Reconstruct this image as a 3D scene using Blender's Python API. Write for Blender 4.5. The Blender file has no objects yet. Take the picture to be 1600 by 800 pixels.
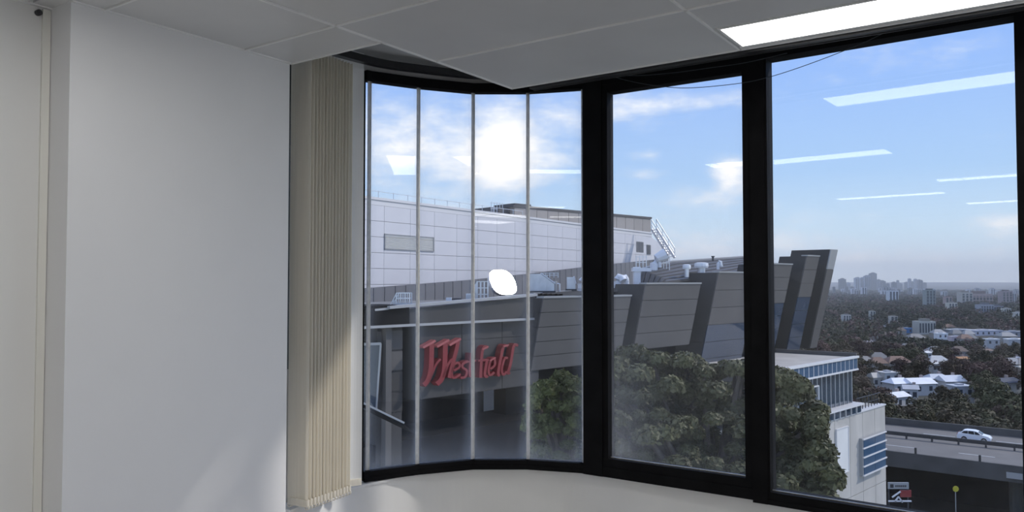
import bpy, math, random
import numpy as np
from mathutils import Vector, Matrix

random.seed(7)
RNG = np.random.default_rng(7)
scene = bpy.context.scene
COL = scene.collection

# ------------------------------------------------------------------ camera
F = 1230.0                       # focal length in pixels of the 1600 px wide frame
PITCH = math.atan(40.0 / F)
EYE = Vector((0, 0, 1.6))
cd = bpy.data.cameras.new('camera'); cd.sensor_width = 36.0; cd.lens = F / 1600.0 * 36.0
cd.clip_start = 0.05; cd.clip_end = 20000
cam = bpy.data.objects.new('camera', cd); COL.objects.link(cam)
cam.location = EYE; cam.rotation_euler = (math.pi / 2 + PITCH, 0, 0)
scene.camera = cam

# ------------------------------------------------------------------ view + cycles limits
scene.view_settings.view_transform = 'Standard'
scene.view_settings.look = 'None'
scene.view_settings.gamma = 1.0
scene.view_settings.use_curve_mapping = False
scene.view_settings.exposure = 0.0
scene.cycles.transparent_max_bounces = 32
scene.cycles.volume_bounces = 0
scene.cycles.sample_clamp_indirect = 6.0

def ray(px, py):
    u = (px - 800) / F; v = (400 - py) / F
    return Vector((u, math.cos(PITCH) - v * math.sin(PITCH), math.sin(PITCH) + v * math.cos(PITCH)))
def at(px, py, Y):
    d = ray(px, py); return EYE + d * (Y / d.y)
def onz(px, py, z):
    d = ray(px, py); return EYE + d * ((z - 1.6) / d.z)

# ------------------------------------------------------------------ sun (from the right, hazy) and sky
SUN = Vector((0.766, 0.14, 0.627)).normalized()
sl = bpy.data.lights.new('sun', 'SUN'); sl.energy = 2.5; sl.angle = math.radians(3.0); sl.color = (1.0, 0.94, 0.86)
so = bpy.data.objects.new('sun', sl); COL.objects.link(so)
so.rotation_euler = SUN.to_track_quat('Z', 'Y').to_euler()

W = bpy.data.worlds.new('sky'); scene.world = W; W.use_nodes = True
def build_sky():
    nt = W.node_tree; N = nt.nodes; L = nt.links; N.clear()
    out = N.new('ShaderNodeOutputWorld'); bg = N.new('ShaderNodeBackground')
    L.new(bg.outputs[0], out.inputs[0])
    tc = N.new('ShaderNodeTexCoord')
    nrm = N.new('ShaderNodeVectorMath'); nrm.operation = 'NORMALIZE'; L.new(tc.outputs['Generated'], nrm.inputs[0])
    d = nrm.outputs[0]
    sep = N.new('ShaderNodeSeparateXYZ'); L.new(d, sep.inputs[0])
    def math_(op, a, b=None, c=None, clamp=False):
        m = N.new('ShaderNodeMath'); m.operation = op; m.use_clamp = clamp
        for i, x in enumerate((a, b, c)):
            if x is None: continue
            if isinstance(x, (int, float)): m.inputs[i].default_value = x
            else: L.new(x, m.inputs[i])
        return m.outputs[0]
    ramp = N.new('ShaderNodeValToRGB'); cr = ramp.color_ramp
    cr.elements[0].position = 0.0; cr.elements[0].color = (0.84, 0.95, 1.04, 1)
    cr.elements[1].position = 1.0; cr.elements[1].color = (0.20, 0.33, 0.72, 1)
    for p, c in ((0.06, (0.66, 0.86, 1.02, 1)), (0.13, (0.44, 0.67, 0.99, 1)), (0.24, (0.34, 0.55, 1.0, 1)), (0.34, (0.27, 0.46, 0.98, 1)), (0.6, (0.23, 0.39, 0.84, 1))):
        e = cr.elements.new(p); e.color = c
    L.new(math_('MAXIMUM', sep.outputs['Z'], 0.0), ramp.inputs[0])
    # clouds: noise stretched along the horizon, seen as flat layers
    zz = math_('ADD', math_('MAXIMUM', sep.outputs['Z'], 0.0), 0.22)
    cmb = N.new('ShaderNodeCombineXYZ')
    L.new(math_('DIVIDE', sep.outputs['X'], zz), cmb.inputs[0]); L.new(math_('DIVIDE', sep.outputs['Y'], zz), cmb.inputs[1])
    L.new(math_('MULTIPLY', sep.outputs['Z'], 9.0), cmb.inputs[2])
    n1 = N.new('ShaderNodeTexNoise'); n1.inputs['Scale'].default_value = 1.15; n1.inputs['Detail'].default_value = 7; n1.inputs['Roughness'].default_value = 0.56
    L.new(cmb.outputs[0], n1.inputs['Vector'])
    n2 = N.new('ShaderNodeTexNoise'); n2.inputs['Scale'].default_value = 26; n2.inputs['Detail'].default_value = 6; n2.inputs['Roughness'].default_value = 0.6
    mp = N.new('ShaderNodeMapping'); mp.inputs['Scale'].default_value = (1, 1, 2.0); L.new(d, mp.inputs[0]); L.new(mp.outputs[0], n2.inputs['Vector'])
    base = math_('ADD', math_('MULTIPLY', n1.outputs[0], 0.64), math_('MULTIPLY', n2.outputs[0], 0.36))
    # cloud banks (the direction of each bank, half size in degrees, gain)
    banks = [((788, 240), 2.3, 2.6, .34), ((640, 270), 6, 4, .15), ((760, 190), 8, 3.0, .12), ((860, 195), 5, 2.4, .13), ((1000, 172), 4.2, 1.4, .22), ((1115, 160), 3.6, .6, .16),
             ((1142, 270), 1.5, 1.3, .46), ((1090, 318), 3.6, 1.1, .2), ((1010, 272), 2.2, .6, .17), ((1010, 240), 1.5, .5, .16), ((1100, 388), 4.5, 1.2, .22), ((1225, 378), 2.4, 1.0, .2),
             ((1330, 405), 2.0, .7, .18), ((1460, 402), 4.5, .9, .19), ((1565, 362), 2.4, 1.3, .19), ((1590, 345), 2.5, .6, .2), ((600, 200), 5, 3, .12)]
    tot = base
    for (px, py), rx, ry, g in banks:
        c = ray(px, py).normalized(); az0 = math.atan2(c.x, c.y); el0 = math.asin(c.z)
        az = math_('ARCTAN2', sep.outputs['X'], sep.outputs['Y']); el = math_('ARCSINE', sep.outputs['Z'])
        dx = math_('DIVIDE', math_('SUBTRACT', az, az0), math.radians(rx)); dy = math_('DIVIDE', math_('SUBTRACT', el, el0), math.radians(ry))
        r2 = math_('ADD', math_('MULTIPLY', dx, dx), math_('MULTIPLY', dy, dy))
        tot = math_('ADD', tot, math_('MULTIPLY', math_('EXPONENT', math_('MULTIPLY', r2, -1.0)), g))
    # cloud thickens to the left as seen; overhead cover added to neutralise the fill
    cover = math_('MULTIPLY', math_('MULTIPLY', math_('SUBTRACT', 0.1, sep.outputs['X']), 0.9, clamp=True), 0.08)
    over = math_('MULTIPLY', math_('MULTIPLY', math_('SUBTRACT', sep.outputs['Z'], 0.36), 3.0, clamp=True), 0.16)
    tot = math_('ADD', tot, math_('ADD', cover, over))
    mr = N.new('ShaderNodeMapRange'); mr.interpolation_type = 'SMOOTHSTEP'
    mr.inputs['From Min'].default_value = 0.53; mr.inputs['From Max'].default_value = 0.90; L.new(tot, mr.inputs['Value'])
    ccol = N.new('ShaderNodeMix'); ccol.data_type = 'RGBA'
    ccol.inputs[6].default_value = (0.86, 0.92, 1.0, 1); ccol.inputs[7].default_value = (1.22, 1.20, 1.16, 1)
    L.new(math_('MULTIPLY', math_('SUBTRACT', tot, 0.62), 3.2, clamp=True), ccol.inputs[0])
    mix = N.new('ShaderNodeMix'); mix.data_type = 'RGBA'; L.new(mr.outputs[0], mix.inputs[0]); L.new(ramp.outputs[0], mix.inputs[6]); L.new(ccol.outputs[2], mix.inputs[7])
    L.new(mix.outputs[2], bg.inputs['Color']); bg.inputs['Strength'].default_value = 1.08
build_sky()

# ------------------------------------------------------------------ materials
MATS = {}
def mat(name, col, rough=0.6, var=0.0, scale=4.0, metal=0.0, spec=0.5, bump=0.0, emit=None, objcol=False, rand=0.0, trans=0.0, streak=None):
    m = bpy.data.materials.new(name); m.use_nodes = True; nt = m.node_tree; N = nt.nodes; L = nt.links
    b = N['Principled BSDF']; b.inputs['Roughness'].default_value = rough; b.inputs['Metallic'].default_value = metal
    b.inputs['Specular IOR Level'].default_value = spec
    b.inputs['Base Color'].default_value = (*col, 1)
    src = None
    if objcol:
        oi = N.new('ShaderNodeObjectInfo'); src = oi.outputs['Color']
    if var or bump or streak:
        tc = N.new('ShaderNodeTexCoord'); mp = N.new('ShaderNodeMapping'); L.new(tc.outputs['Object'], mp.inputs[0])
        if streak: mp.inputs['Scale'].default_value = streak
        n = N.new('ShaderNodeTexNoise'); n.inputs['Scale'].default_value = scale; n.inputs['Detail'].default_value = 5
        L.new(mp.outputs[0], n.inputs['Vector'])
        if var:
            r = N.new('ShaderNodeMapRange'); r.inputs['From Min'].default_value = .3; r.inputs['From Max'].default_value = .7
            r.inputs['To Min'].default_value = 1 - var; r.inputs['To Max'].default_value = 1 + var; L.new(n.outputs[0], r.inputs[0])
            mu = N.new('ShaderNodeVectorMath'); mu.operation = 'SCALE'; L.new(r.outputs[0], mu.inputs['Scale'])
            if src: L.new(src, mu.inputs[0])
            else: mu.inputs[0].default_value = col
            src = mu.outputs[0]
        if bump:
            bp = N.new('ShaderNodeBump'); bp.inputs['Strength'].default_value = bump; bp.inputs['Distance'].default_value = .02
            L.new(n.outputs[0], bp.inputs['Height']); L.new(bp.outputs[0], b.inputs['Normal'])
    if rand:
        oi = N.new('ShaderNodeObjectInfo'); hs = N.new('ShaderNodeHueSaturation')
        r = N.new('ShaderNodeMapRange'); r.inputs['To Min'].default_value = 1 - rand; r.inputs['To Max'].default_value = 1 + rand
        L.new(oi.outputs['Random'], r.inputs[0]); L.new(r.outputs[0], hs.inputs['Value'])
        r2 = N.new('ShaderNodeMapRange'); r2.inputs['To Min'].default_value = .44; r2.inputs['To Max'].default_value = .53
        mm = N.new('ShaderNodeMath'); mm.operation = 'FRACT'; m3 = N.new('ShaderNodeMath'); m3.operation = 'MULTIPLY'; m3.inputs[1].default_value = 7.31
        L.new(oi.outputs['Random'], m3.inputs[0]); L.new(m3.outputs[0], mm.inputs[0]); L.new(mm.outputs[0], r2.inputs[0]); L.new(r2.outputs[0], hs.inputs['Hue'])
        if src: L.new(src, hs.inputs['Color'])
        else: hs.inputs['Color'].default_value = (*col, 1)
        src = hs.outputs[0]
    if src: L.new(src, b.inputs['Base Color'])
    if emit:
        b.inputs['Emission Color'].default_value = (*emit[0], 1); b.inputs['Emission Strength'].default_value = emit[1]
    if trans:
        tr = N.new('ShaderNodeBsdfTranslucent'); mx = N.new('ShaderNodeMixShader'); mx.inputs[0].default_value = trans
        if src: L.new(src, tr.inputs[0])
        else: tr.inputs[0].default_value = (*col, 1)
        L.new(b.outputs[0], mx.inputs[1]); L.new(tr.outputs[0], mx.inputs[2]); L.new(mx.outputs[0], N['Material Output'].inputs[0])
    MATS[name] = m
    return m

mat('wall_paint', (0.80, 0.80, 0.81), .55, .02, 2.0)
mat('wall_paint_side', (0.76, 0.76, 0.75), .6, .02, 2.0)
mat('ceiling_tile', (0.7, 0.7, 0.7), .32, .03, 3.0, spec=.5)
mat('grid_white', (0.88, 0.88, 0.87), .4)
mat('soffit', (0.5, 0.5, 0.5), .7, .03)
mat('sill_paint', (0.88, 0.88, 0.87), .35, .02, 3)
mat('carpet', (0.3, 0.298, 0.295), .95, .2, 60)
mat('black_frame', (0.009, 0.009, 0.010), .6, .2, 8, spec=.04)
mat('track_dark', (0.02, 0.02, 0.022), .3, spec=.5)
mat('aluminium', (0.75, 0.75, 0.74), .35, .1, 30, metal=.85)
mat('joint_white', (0.86, 0.85, 0.83), .4, .10, 40, trans=.6)
mat('blind_fabric', (0.90, 0.87, 0.80), .85, .035, 3.0, streak=(60, 60, .6), trans=.46)
mat('blind_grey', (0.86, 0.87, 0.88), .85, .04, 3.0, trans=.2)
mat('blind_chain', (0.72, 0.68, 0.60), .5)
mat('led_diffuser', (1, 1, 1), .5, emit=((1.0, 0.985, 0.955), 6.9))
mat('wire', (0.03, 0.04, 0.05), .5)
mat('cream_trim', (0.76, 0.75, 0.7), .5)
mat('white_clad', (0.66, 0.645, 0.655), .45, .05, .35)
mat('white_edge', (0.68, 0.665, 0.66), .5)
mat('beige_clad', (0.33, 0.3, 0.27), .6, .06, .8)
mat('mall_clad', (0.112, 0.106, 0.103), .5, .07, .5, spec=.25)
mat('mall_clad_dark', (0.06, 0.058, 0.058), .55, .08, .5, spec=.2)  # own dark cladding, and the shade painted on fin and blade sides
mat('mall_roof', (0.088, 0.085, 0.084), .5, .1, .5)
mat('mall_cap', (0.34, 0.34, 0.34), .45, .06, 1)
mat('roof_screen', (0.16, 0.158, 0.165), .5, .05, .6, streak=(3, 3, .05))
mat('deck_membrane', (0.2, 0.2, 0.2), .8, .15, .6)
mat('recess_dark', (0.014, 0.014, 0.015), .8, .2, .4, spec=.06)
mat('mall_glass', (0.035, 0.055, 0.09), .06, .1, .3, spec=.8)
mat('blue_glass', (0.045, 0.1, 0.18), .08, .12, .6, spec=.8)
mat('blue_glass_dark', (0.02, 0.04, 0.065), .06, .2, .6, spec=.8)
mat('concrete', (0.47, 0.445, 0.41), .8, .12, .6, streak=(1, 1, .25))
mat('white_steel', (0.74, 0.75, 0.77), .4)
mat('galvanised', (0.62, 0.63, 0.66), .32, .08, 2, metal=.55)
mat('polished_metal', (0.85, 0.86, 0.88), .22, metal=1.0)
mat('sign_red', (0.21, 0.017, 0.022), .45, .08, 2)
mat('sign_red_lit', (0.36, 0.09, 0.09), .5)  # sign red lightened for light caught on the letters' top strokes
mat('unit_dark', (0.04, 0.04, 0.045), .5)
mat('leaf_fig', (0.082, 0.082, 0.034), .55, .45, .55, spec=.3, trans=.12)
mat('leaf_light', (0.1, 0.115, 0.032), .55, .4, .8, spec=.3, trans=.15)
mat('leaf_suburb', (0.07, 0.065, 0.034), .7, .35, .4, spec=.2, rand=.30)
mat('leaf_brown', (0.092, 0.068, 0.05), .75, .3, .4, spec=.2, rand=.25)
mat('leaf_far', (0.064, 0.062, 0.04), .8, .45, .02, spec=.1)
mat('bark', (0.09, 0.075, 0.06), .9, .3, 3)
mat('ground', (0.05, 0.048, 0.036), .95, .4, .03)
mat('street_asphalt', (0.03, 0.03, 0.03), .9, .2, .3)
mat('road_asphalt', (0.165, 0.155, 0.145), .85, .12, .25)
mat('road_paint', (0.55, 0.55, 0.54), .7, .15, 2)
mat('road_concrete', (0.085, 0.083, 0.082), .85, .2, .5)
mat('barrier', (0.05, 0.05, 0.05), .7, .2, 1)
mat('car_paint', (1, 1, 1), .25, objcol=True, spec=.6)
mat('car_glass', (0.02, 0.022, 0.026), .08, spec=.7)
mat('tyre', (0.015, 0.015, 0.016), .8)
mat('rim', (0.45, 0.46, 0.48), .35, metal=.8)
mat('headlamp', (0.75, 0.78, 0.8), .15)
mat('paint', (1, 1, 1), .75, .08, .5, objcol=True)
mat('window_dark', (0.06, 0.07, 0.085), .2, spec=.6)
mat('roof_white', (0.74, 0.73, 0.71), .5, .06, .5)
mat('yellow', (0.55, 0.48, 0.03), .5)
mat('red_panel', (0.30, 0.03, 0.03), .5)
mat('sign_grey', (0.38, 0.38, 0.38), .5)

def glass_mat(name, tint, film_edge=0.0, film_base=0.0, corner=0.0, f0=0.04):
    m = bpy.data.materials.new(name); m.use_nodes = True; nt = m.node_tree; N = nt.nodes; L = nt.links; N.clear()
    out = N.new('ShaderNodeOutputMaterial')
    def math_(op, a, b=None, clamp=False):
        q = N.new('ShaderNodeMath'); q.operation = op; q.use_clamp = clamp
        for i, x in enumerate((a, b)):
            if x is None: continue
            if isinstance(x, (int, float)): q.inputs[i].default_value = x
            else: L.new(x, q.inputs[i])
        return q.outputs[0]
    lw = N.new('ShaderNodeLayerWeight'); lw.inputs['Blend'].default_value = .5
    fr = math_('ADD', math_('MULTIPLY', math_('POWER', lw.outputs['Facing'], 5.0), 1 - f0), f0)
    t = N.new('ShaderNodeBsdfTransparent'); t.inputs[0].default_value = (*tint, 1)
    g = N.new('ShaderNodeBsdfGlossy'); g.inputs['Roughness'].default_value = 0.0
    mx = N.new('ShaderNodeMixShader'); L.new(fr, mx.inputs[0]); L.new(t.outputs[0], mx.inputs[1]); L.new(g.outputs[0], mx.inputs[2])
    last = mx
    if film_edge or film_base or corner:
        tc = N.new('ShaderNodeTexCoord'); s = N.new('ShaderNodeSeparateXYZ'); L.new(tc.outputs['Generated'], s.inputs[0])
        x = s.outputs['X']; z = s.outputs['Z']
        ex = math_('MINIMUM', x, math_('SUBTRACT', 1.0, x)); 
        n = N.new('ShaderNodeTexNoise'); n.inputs['Scale'].default_value = 5; n.inputs['Detail'].default_value = 6
        mp = N.new('ShaderNodeMapping'); mp.inputs['Scale'].default_value = (6, 1, 1.5); L.new(tc.outputs['Object'], mp.inputs[0]); L.new(mp.outputs[0], n.inputs['Vector'])
        nz = math_('ADD', math_('MULTIPLY', n.outputs[0], 1.2), 0.35)
        e1 = math_('EXPONENT', math_('MULTIPLY', ex, -14.0))
        e2 = math_('EXPONENT', math_('MULTIPLY', z, -28.0))
        fac = math_('ADD', math_('MULTIPLY', math_('ADD', e1, e2), film_edge), film_base)
        if corner:
            c1 = math_('EXPONENT', math_('MULTIPLY', math_('ADD', math_('MULTIPLY', x, x), math_('MULTIPLY', math_('MULTIPLY', z, z), 1.3)), -11.0))
            fac = math_('ADD', fac, math_('MULTIPLY', c1, corner))
        fac = math_('MULTIPLY', fac, nz, clamp=True)
        df = N.new('ShaderNodeBsdfDiffuse'); df.inputs[0].default_value = (.75, .79, .86, 1)
        tl = N.new('ShaderNodeBsdfTranslucent'); tl.inputs[0].default_value = (.75, .79, .86, 1)
        m2 = N.new('ShaderNodeMixShader'); m2.inputs[0].default_value = .6; L.new(df.outputs[0], m2.inputs[1]); L.new(tl.outputs[0], m2.inputs[2])
        m3 = N.new('ShaderNodeMixShader'); L.new(fac, m3.inputs[0]); L.new(mx.outputs[0], m3.inputs[1]); L.new(m2.outputs[0], m3.inputs[2])
        last = m3
    L.new(last.outputs[0], out.inputs[0])
    MATS[name] = m
glass_mat('glass_strip', (0.965, 0.97, 0.98), film_edge=.15, film_base=.003, f0=.028)
glass_mat('glass_casement', (0.97, 0.975, 0.985), film_edge=.02, film_base=.012, corner=.07, f0=.028)
glass_mat('glass_clear', (0.97, 0.98, 0.99), film_edge=.008, film_base=.002, f0=.028)

# ------------------------------------------------------------------ mesh helpers
class MB:
    def __init__(s): s.v = []; s.f = []; s.m = []; s.cur = 0
    def add(s, pts, faces):
        o = len(s.v); s.v += [tuple(p) for p in pts]; s.f += [[o + i for i in f] for f in faces]; s.m += [s.cur] * len(faces); return s
    def hexa(s, b, t):             # four bottom points, four matching top points
        return s.add(list(b) + list(t), [[3, 2, 1, 0], [4, 5, 6, 7], [0, 1, 5, 4], [1, 2, 6, 5], [2, 3, 7, 6], [3, 0, 4, 7]])
    def box(s, x0, x1, y0, y1, z0, z1):
        return s.hexa([(x0, y0, z0), (x1, y0, z0), (x1, y1, z0), (x0, y1, z0)], [(x0, y0, z1), (x1, y0, z1), (x1, y1, z1), (x0, y1, z1)])
    def extr(s, poly, d):          # planar polygon extruded by vector d
        n = len(poly); d = Vector(d); a = [Vector(p) for p in poly]; b = [p + d for p in a]
        return s.add(a + b, [list(range(n))[::-1], list(range(n, 2 * n))] + [[i, (i + 1) % n, n + (i + 1) % n, n + i] for i in range(n)])
    def bar(s, p, q, w, h=None, up=(0, 0, 1)):
        h = h or w; p = Vector(p); q = Vector(q); d = (q - p).normalized(); u = Vector(up)
        if abs(d.dot(u)) > .98: u = Vector((1, 0, 0))
        a = d.cross(u).normalized() * (w / 2); b = a.cross(d).normalized() * (h / 2)
        return s.hexa([p - a - b, p + a - b, p + a + b, p - a + b], [q - a - b, q + a - b, q + a + b, q - a + b])
    def tube(s, path, r, n=8):
        path = [Vector(p) for p in path]; rings = []
        rr = r if isinstance(r, (list, tuple)) else [r] * len(path)
        for i, p in enumerate(path):
            d = (path[min(i + 1, len(path) - 1)] - path[max(i - 1, 0)]).normalized()
            u = Vector((0, 0, 1)) if abs(d.z) < .95 else Vector((1, 0, 0))
            a = d.cross(u).normalized(); b = a.cross(d)
            rings.append([p + (a * math.cos(2 * math.pi * k / n) + b * math.sin(2 * math.pi * k / n)) * rr[i] for k in range(n)])
        fs = []
        for i in range(len(path) - 1):
            for k in range(n): fs.append([i * n + k, i * n + (k + 1) % n, (i + 1) * n + (k + 1) % n, (i + 1) * n + k])
        fs.append(list(range(n))[::-1]); fs.append([(len(path) - 1) * n + k for k in range(n)])
        return s.add([p for r_ in rings for p in r_], fs)
    def mesh(s, name, mats, smooth=False):
        me = bpy.data.meshes.new(name); me.from_pydata(s.v, [], s.f)
        for m in (mats if isinstance(mats, (list, tuple)) else [mats]): me.materials.append(MATS[m])
        if any(s.m): me.polygons.foreach_set('material_index', s.m)
        if smooth: me.polygons.foreach_set('use_smooth', [True] * len(s.f))
        me.update(); return me
    def build(s, name, mats, parent=None, smooth=False, color=None):
        return link(name, s.mesh(name, mats, smooth), parent, color=color)

def link(name, me, parent=None, loc=None, rot=None, color=None):
    o = bpy.data.objects.new(name, me); COL.objects.link(o)
    if loc is not None: o.location = loc
    if rot is not None: o.rotation_euler = rot
    if color is not None: o.color = (*color, 1)
    if parent is not None:
        o.parent = parent; o.matrix_parent_inverse = Matrix.Translation(-root_loc(parent))
    return o
def root_loc(p):
    v = Vector(p.location)
    if p.type != 'EMPTY': return Vector((0, 0, 0)) if v.length < 1e-9 else v
    return v
def tag(o, label, cat, group=None, kind=None):
    o['label'] = label; o['category'] = cat
    if group: o['group'] = group
    if kind: o['kind'] = kind
    return o
def thing(name, label, cat, loc=(0, 0, 0), group=None, kind=None):
    o = bpy.data.objects.new(name, None); COL.objects.link(o); o.location = loc; o.empty_display_size = .2
    return tag(o, label, cat, group, kind)
def copy_tree(o, parent=None):
    c = o.copy(); COL.objects.link(c); c.parent = parent
    for ch in list(o.children): copy_tree(ch, c)
    return c

class Plane:                        # a vertical facade: origin, direction along it, outward normal, optional lean (dn/dz)
    def __init__(s, O, t, lean=0.0, zb=0.0):
        s.O = Vector((O[0], O[1])); s.t = Vector(t).normalized(); s.n = Vector((s.t.y, -s.t.x)); s.k = lean; s.zb = zb
    def p(s, a, n, z):
        n2 = n + (z - s.zb) * s.k
        q = s.O + s.t * a + s.n * n2; return Vector((q.x, q.y, z))
    def pix(s, px, py, n=0.0):      # (s, z) where the view ray meets the plane shifted by n
        d = ray(px, py); d2 = Vector((d.x, d.y)); e = Vector((EYE.x, EYE.y)) - s.O
        # e.n + r d2.n - (1.6 + r dz - zb) k = n
        r = (n - e.dot(s.n) + (1.6 - s.zb) * s.k) / (d2.dot(s.n) - d.z * s.k)
        q = EYE + d * r; return (Vector((q.x, q.y)) - s.O).dot(s.t), q.z
    def box(s, mb, a0, a1, n0, n1, z0, z1):
        return mb.hexa([s.p(a0, n1, z0), s.p(a1, n1, z0), s.p(a1, n0, z0), s.p(a0, n0, z0)], [s.p(a0, n1, z1), s.p(a1, n1, z1), s.p(a1, n0, z1), s.p(a0, n0, z1)])

# ================================================================== THE ROOM
SC = 1.2
CZ = 1.6 + .8375 * SC                                   # ceiling height
TIP = onz(800, 137.7, CZ)
th = math.atan2(.691, 1); AV = Vector((math.sin(th), math.cos(th), 0)); BV = Vector((math.cos(th), -math.sin(th), 0))
def ab(a, b, z): return Vector((TIP.x, TIP.y, 0)) + AV * a + BV * b + Vector((0, 0, z))
ROTZ_B = math.atan2(BV.y, BV.x)
def abbox(mb, a0, a1, b0, b1, z0, z1):
    return mb.hexa([ab(a0, b0, z0), ab(a0, b1, z0), ab(a1, b1, z0), ab(a1, b0, z0)], [ab(a0, b0, z1), ab(a0, b1, z1), ab(a1, b1, z1), ab(a1, b0, z1)])
BW, AEND, ASTEP, BREC = -.575, -.967, -1.945, -.725
A0, B1 = -9.2, 5.6
ZT, ZB = 2.69, .59
PA, PB_, PC, PD, PE, PG, PH = [Vector(p) for p in ((-.7783, 4.2572), (-.5295, 4.4028), (-.2280, 4.5264), (.0883, 4.5264), (.3987, 4.4405), (1.2681, 3.8533), (2.0894, 3.2384))]
PJ = PH + (PH - PG) * 1.12
P0 = at(567, 440, 4.236).xy                              # left jamb of the curved bay

# floor, walls
m = MB(); abbox(m, A0, 1.2, -1.6, B1, -.2, 0); tag(m.build('floor', 'carpet'), 'grey carpet floor of the office room', 'floor', kind='structure')
m = MB(); abbox(m, ASTEP, AEND, BREC - .02, BW, 0, CZ + .06)
wl = m.build('wall_left', 'wall_paint'); tag(wl, 'white painted wall section standing proud beside the vertical blinds', 'wall', kind='structure')
m = MB(); abbox(m, A0, ASTEP, BREC - .12, BREC, 0, CZ + .06); m2 = m
wr_ = m2.build('wall_recess', 'wall_paint_side'); tag(wr_, 'white wall set back beyond the step at the far left', 'wall', kind='structure')
m = MB(); abbox(m, ASTEP - .030, ASTEP - .002, BREC, BREC + .009, 0, CZ - .01)
tr1 = m.build('trim_1', 'cream_trim'); tag(tr1, 'cream vertical cover strip on the recessed wall by the step', 'trim', kind='structure')
m = MB(); m.tube([ab(ASTEP - .045, BREC + .001, CZ - .028), ab(ASTEP - .045, BREC + .016, CZ - .028)], .011, 12); m.tube([ab(ASTEP - .045, BREC + .014, CZ - .028), ab(ASTEP - .045, BREC + .022, CZ - .028)], .006, 8)
tag(m.build('wall_plug', 'unit_dark'), 'small black plug high on the recessed wall under the ceiling', 'plug')
# dark seal down the end of the partition
m = MB(); zc = at(457, 577, 3.6).z
abbox(m, AEND, AEND + .012, BW - .035, BW - .004, zc, CZ - .004); abbox(m, AEND, AEND + .006, BW - .09, BW - .035, zc + .02, CZ - .004)
sealo = m.build('trim_2', 'track_dark'); tag(sealo, 'thin dark seal strip down the end of the white wall beside the blinds', 'trim', kind='structure')
for zz in (at(457, 210, 3.6).z, at(457, 268, 3.6).z, at(457, 455, 3.6).z):
    m = MB(); abbox(m, AEND + .012, AEND + .017, BW - .028, BW - .008, zz - .05, zz + .05); m.build('clip', 'sign_grey', sealo)
m = MB(); abbox(m, A0 - .15, A0, BREC - .12, B1, 0, CZ + .4); tag(m.build('wall_back', 'soffit'), 'white back wall of the office behind the viewer', 'wall', kind='structure')
m = MB(); abbox(m, A0, .55, B1, B1 + .15, 0, CZ + .4); tag(m.build('wall_right', 'wall_paint'), 'white side wall of the office beyond the windows', 'wall', kind='structure')

# ------------------------------------------------------------------ ceiling: tiles in a T-bar grid, with the corner notch at the curved bay
ceil = thing('ceiling', 'suspended ceiling of grey tiles in a white grid, notched at the curved window', 'ceiling', ab(-2, 1, CZ), kind='structure')
PA_ = .609; PBt = 1.2
full = MB().box(.006, PBt - .006, -PA_ + .006, -.006, 0, .02).mesh('ceiling_tile', 'ceiling_tile')
LIGHTS = [(0, 1), (3, 0 - .16), (7, .8), (9, -.3), (12, .66)]
lightcells = {(0, 1)}
def tile(a1, b0, me): link('ceiling_tile', me, ceil, loc=ab(a1, b0, CZ), rot=(0, 0, ROTZ_B))
nk = int(-A0 / PA_) + 1
def cut_tile(a0, a1, b0, b1):
    m_ = MB(); abbox(m_, a0 + .006, a1 - .006, b0 + .006, b1 - .006, CZ, CZ + .02); m_.build('ceiling_tile', 'ceiling_tile', ceil)
# b columns: -.575..0 (cut), then 1.2 m columns
panels = [(-.318, -.05, 1.228, 2.372), (-2.30, -2.03, -.10, 1.06), (-4.50, -4.23, .98, 2.14), (-5.72, -5.45, -.34, .82), (-7.32, -7.05, .80, 1.96),
          (-2.42, -1.85, 3.63, 4.77), (-3.64, -3.07, 3.63, 4.77), (-4.86, -4.29, 3.63, 4.77), (-6.07, -5.50, 3.63, 4.77), (-7.29, -6.72, 3.63, 4.77), (-8.51, -7.94, 2.43, 3.57), (-8.51, -7.94, 3.63, 4.77), (-6.07, -5.50, 2.43, 3.57)]  # wide panels after the first five are added unseen to brighten the room
for k in range(nk):
    a1 = -k * PA_; a0 = max(a1 - PA_, A0)
    for j in range(-1, 5):
        b0 = BREC if j < 0 else j * PBt; b1 = 0 if j < 0 else min(b0 + PBt, B1)
        if j < 0 and a1 > AEND: 
            if a0 < AEND: cut_tile(a0, AEND + .012, BW, 0)
            continue
        lo = [p for p in panels if p[0] < a1 and p[1] > a0 and p[2] < b1 and p[3] > b0]
        if not lo:
            if j >= 0 and b1 - b0 > PBt - .001 and a1 - a0 > PA_ - .001: tile(a1, b0, full)
            else: cut_tile(a0, a1, (BW if (j < 0 and a1 > ASTEP) else b0), b1)
        else:
            p = lo[0]                                  # the tile is cut round the light
            pa0, pa1, pb0, pb1 = max(a0, p[0] - .012), min(a1, p[1] + .012), max(b0, p[2] - .012), min(b1, p[3] + .012)
            if pa0 - a0 > .02: cut_tile(a0, pa0, b0, b1)
            if a1 - pa1 > .02: cut_tile(pa1, a1, b0, b1)
            if pb0 - b0 > .02: cut_tile(max(a0, pa0), min(a1, pa1), b0, pb0)
            if b1 - pb1 > .02: cut_tile(max(a0, pa0), min(a1, pa1), pb1, b1)
for k in range(nk + 1):                               # cross rails (run along B)
    a = max(-k * PA_, A0 + .01)
    b0 = BREC if a < AEND else 0
    m = MB(); abbox(m, a - .0045, a + .0045, b0, B1, CZ - .006, CZ + .03); m.build('grid_rail', 'grid_white', ceil)
m = MB(); abbox(m, AEND, AEND + .010, BW, .0045, CZ - .006, CZ + .03); m.build('grid_rail', 'grid_white', ceil)
for j in range(0, 5):                                 # main rails (run along A)
    m = MB(); abbox(m, A0, .0045, j * PBt - .0045, j * PBt + .0045, CZ - .006, CZ + .03); m.build('grid_rail', 'grid_white', ceil)
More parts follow.
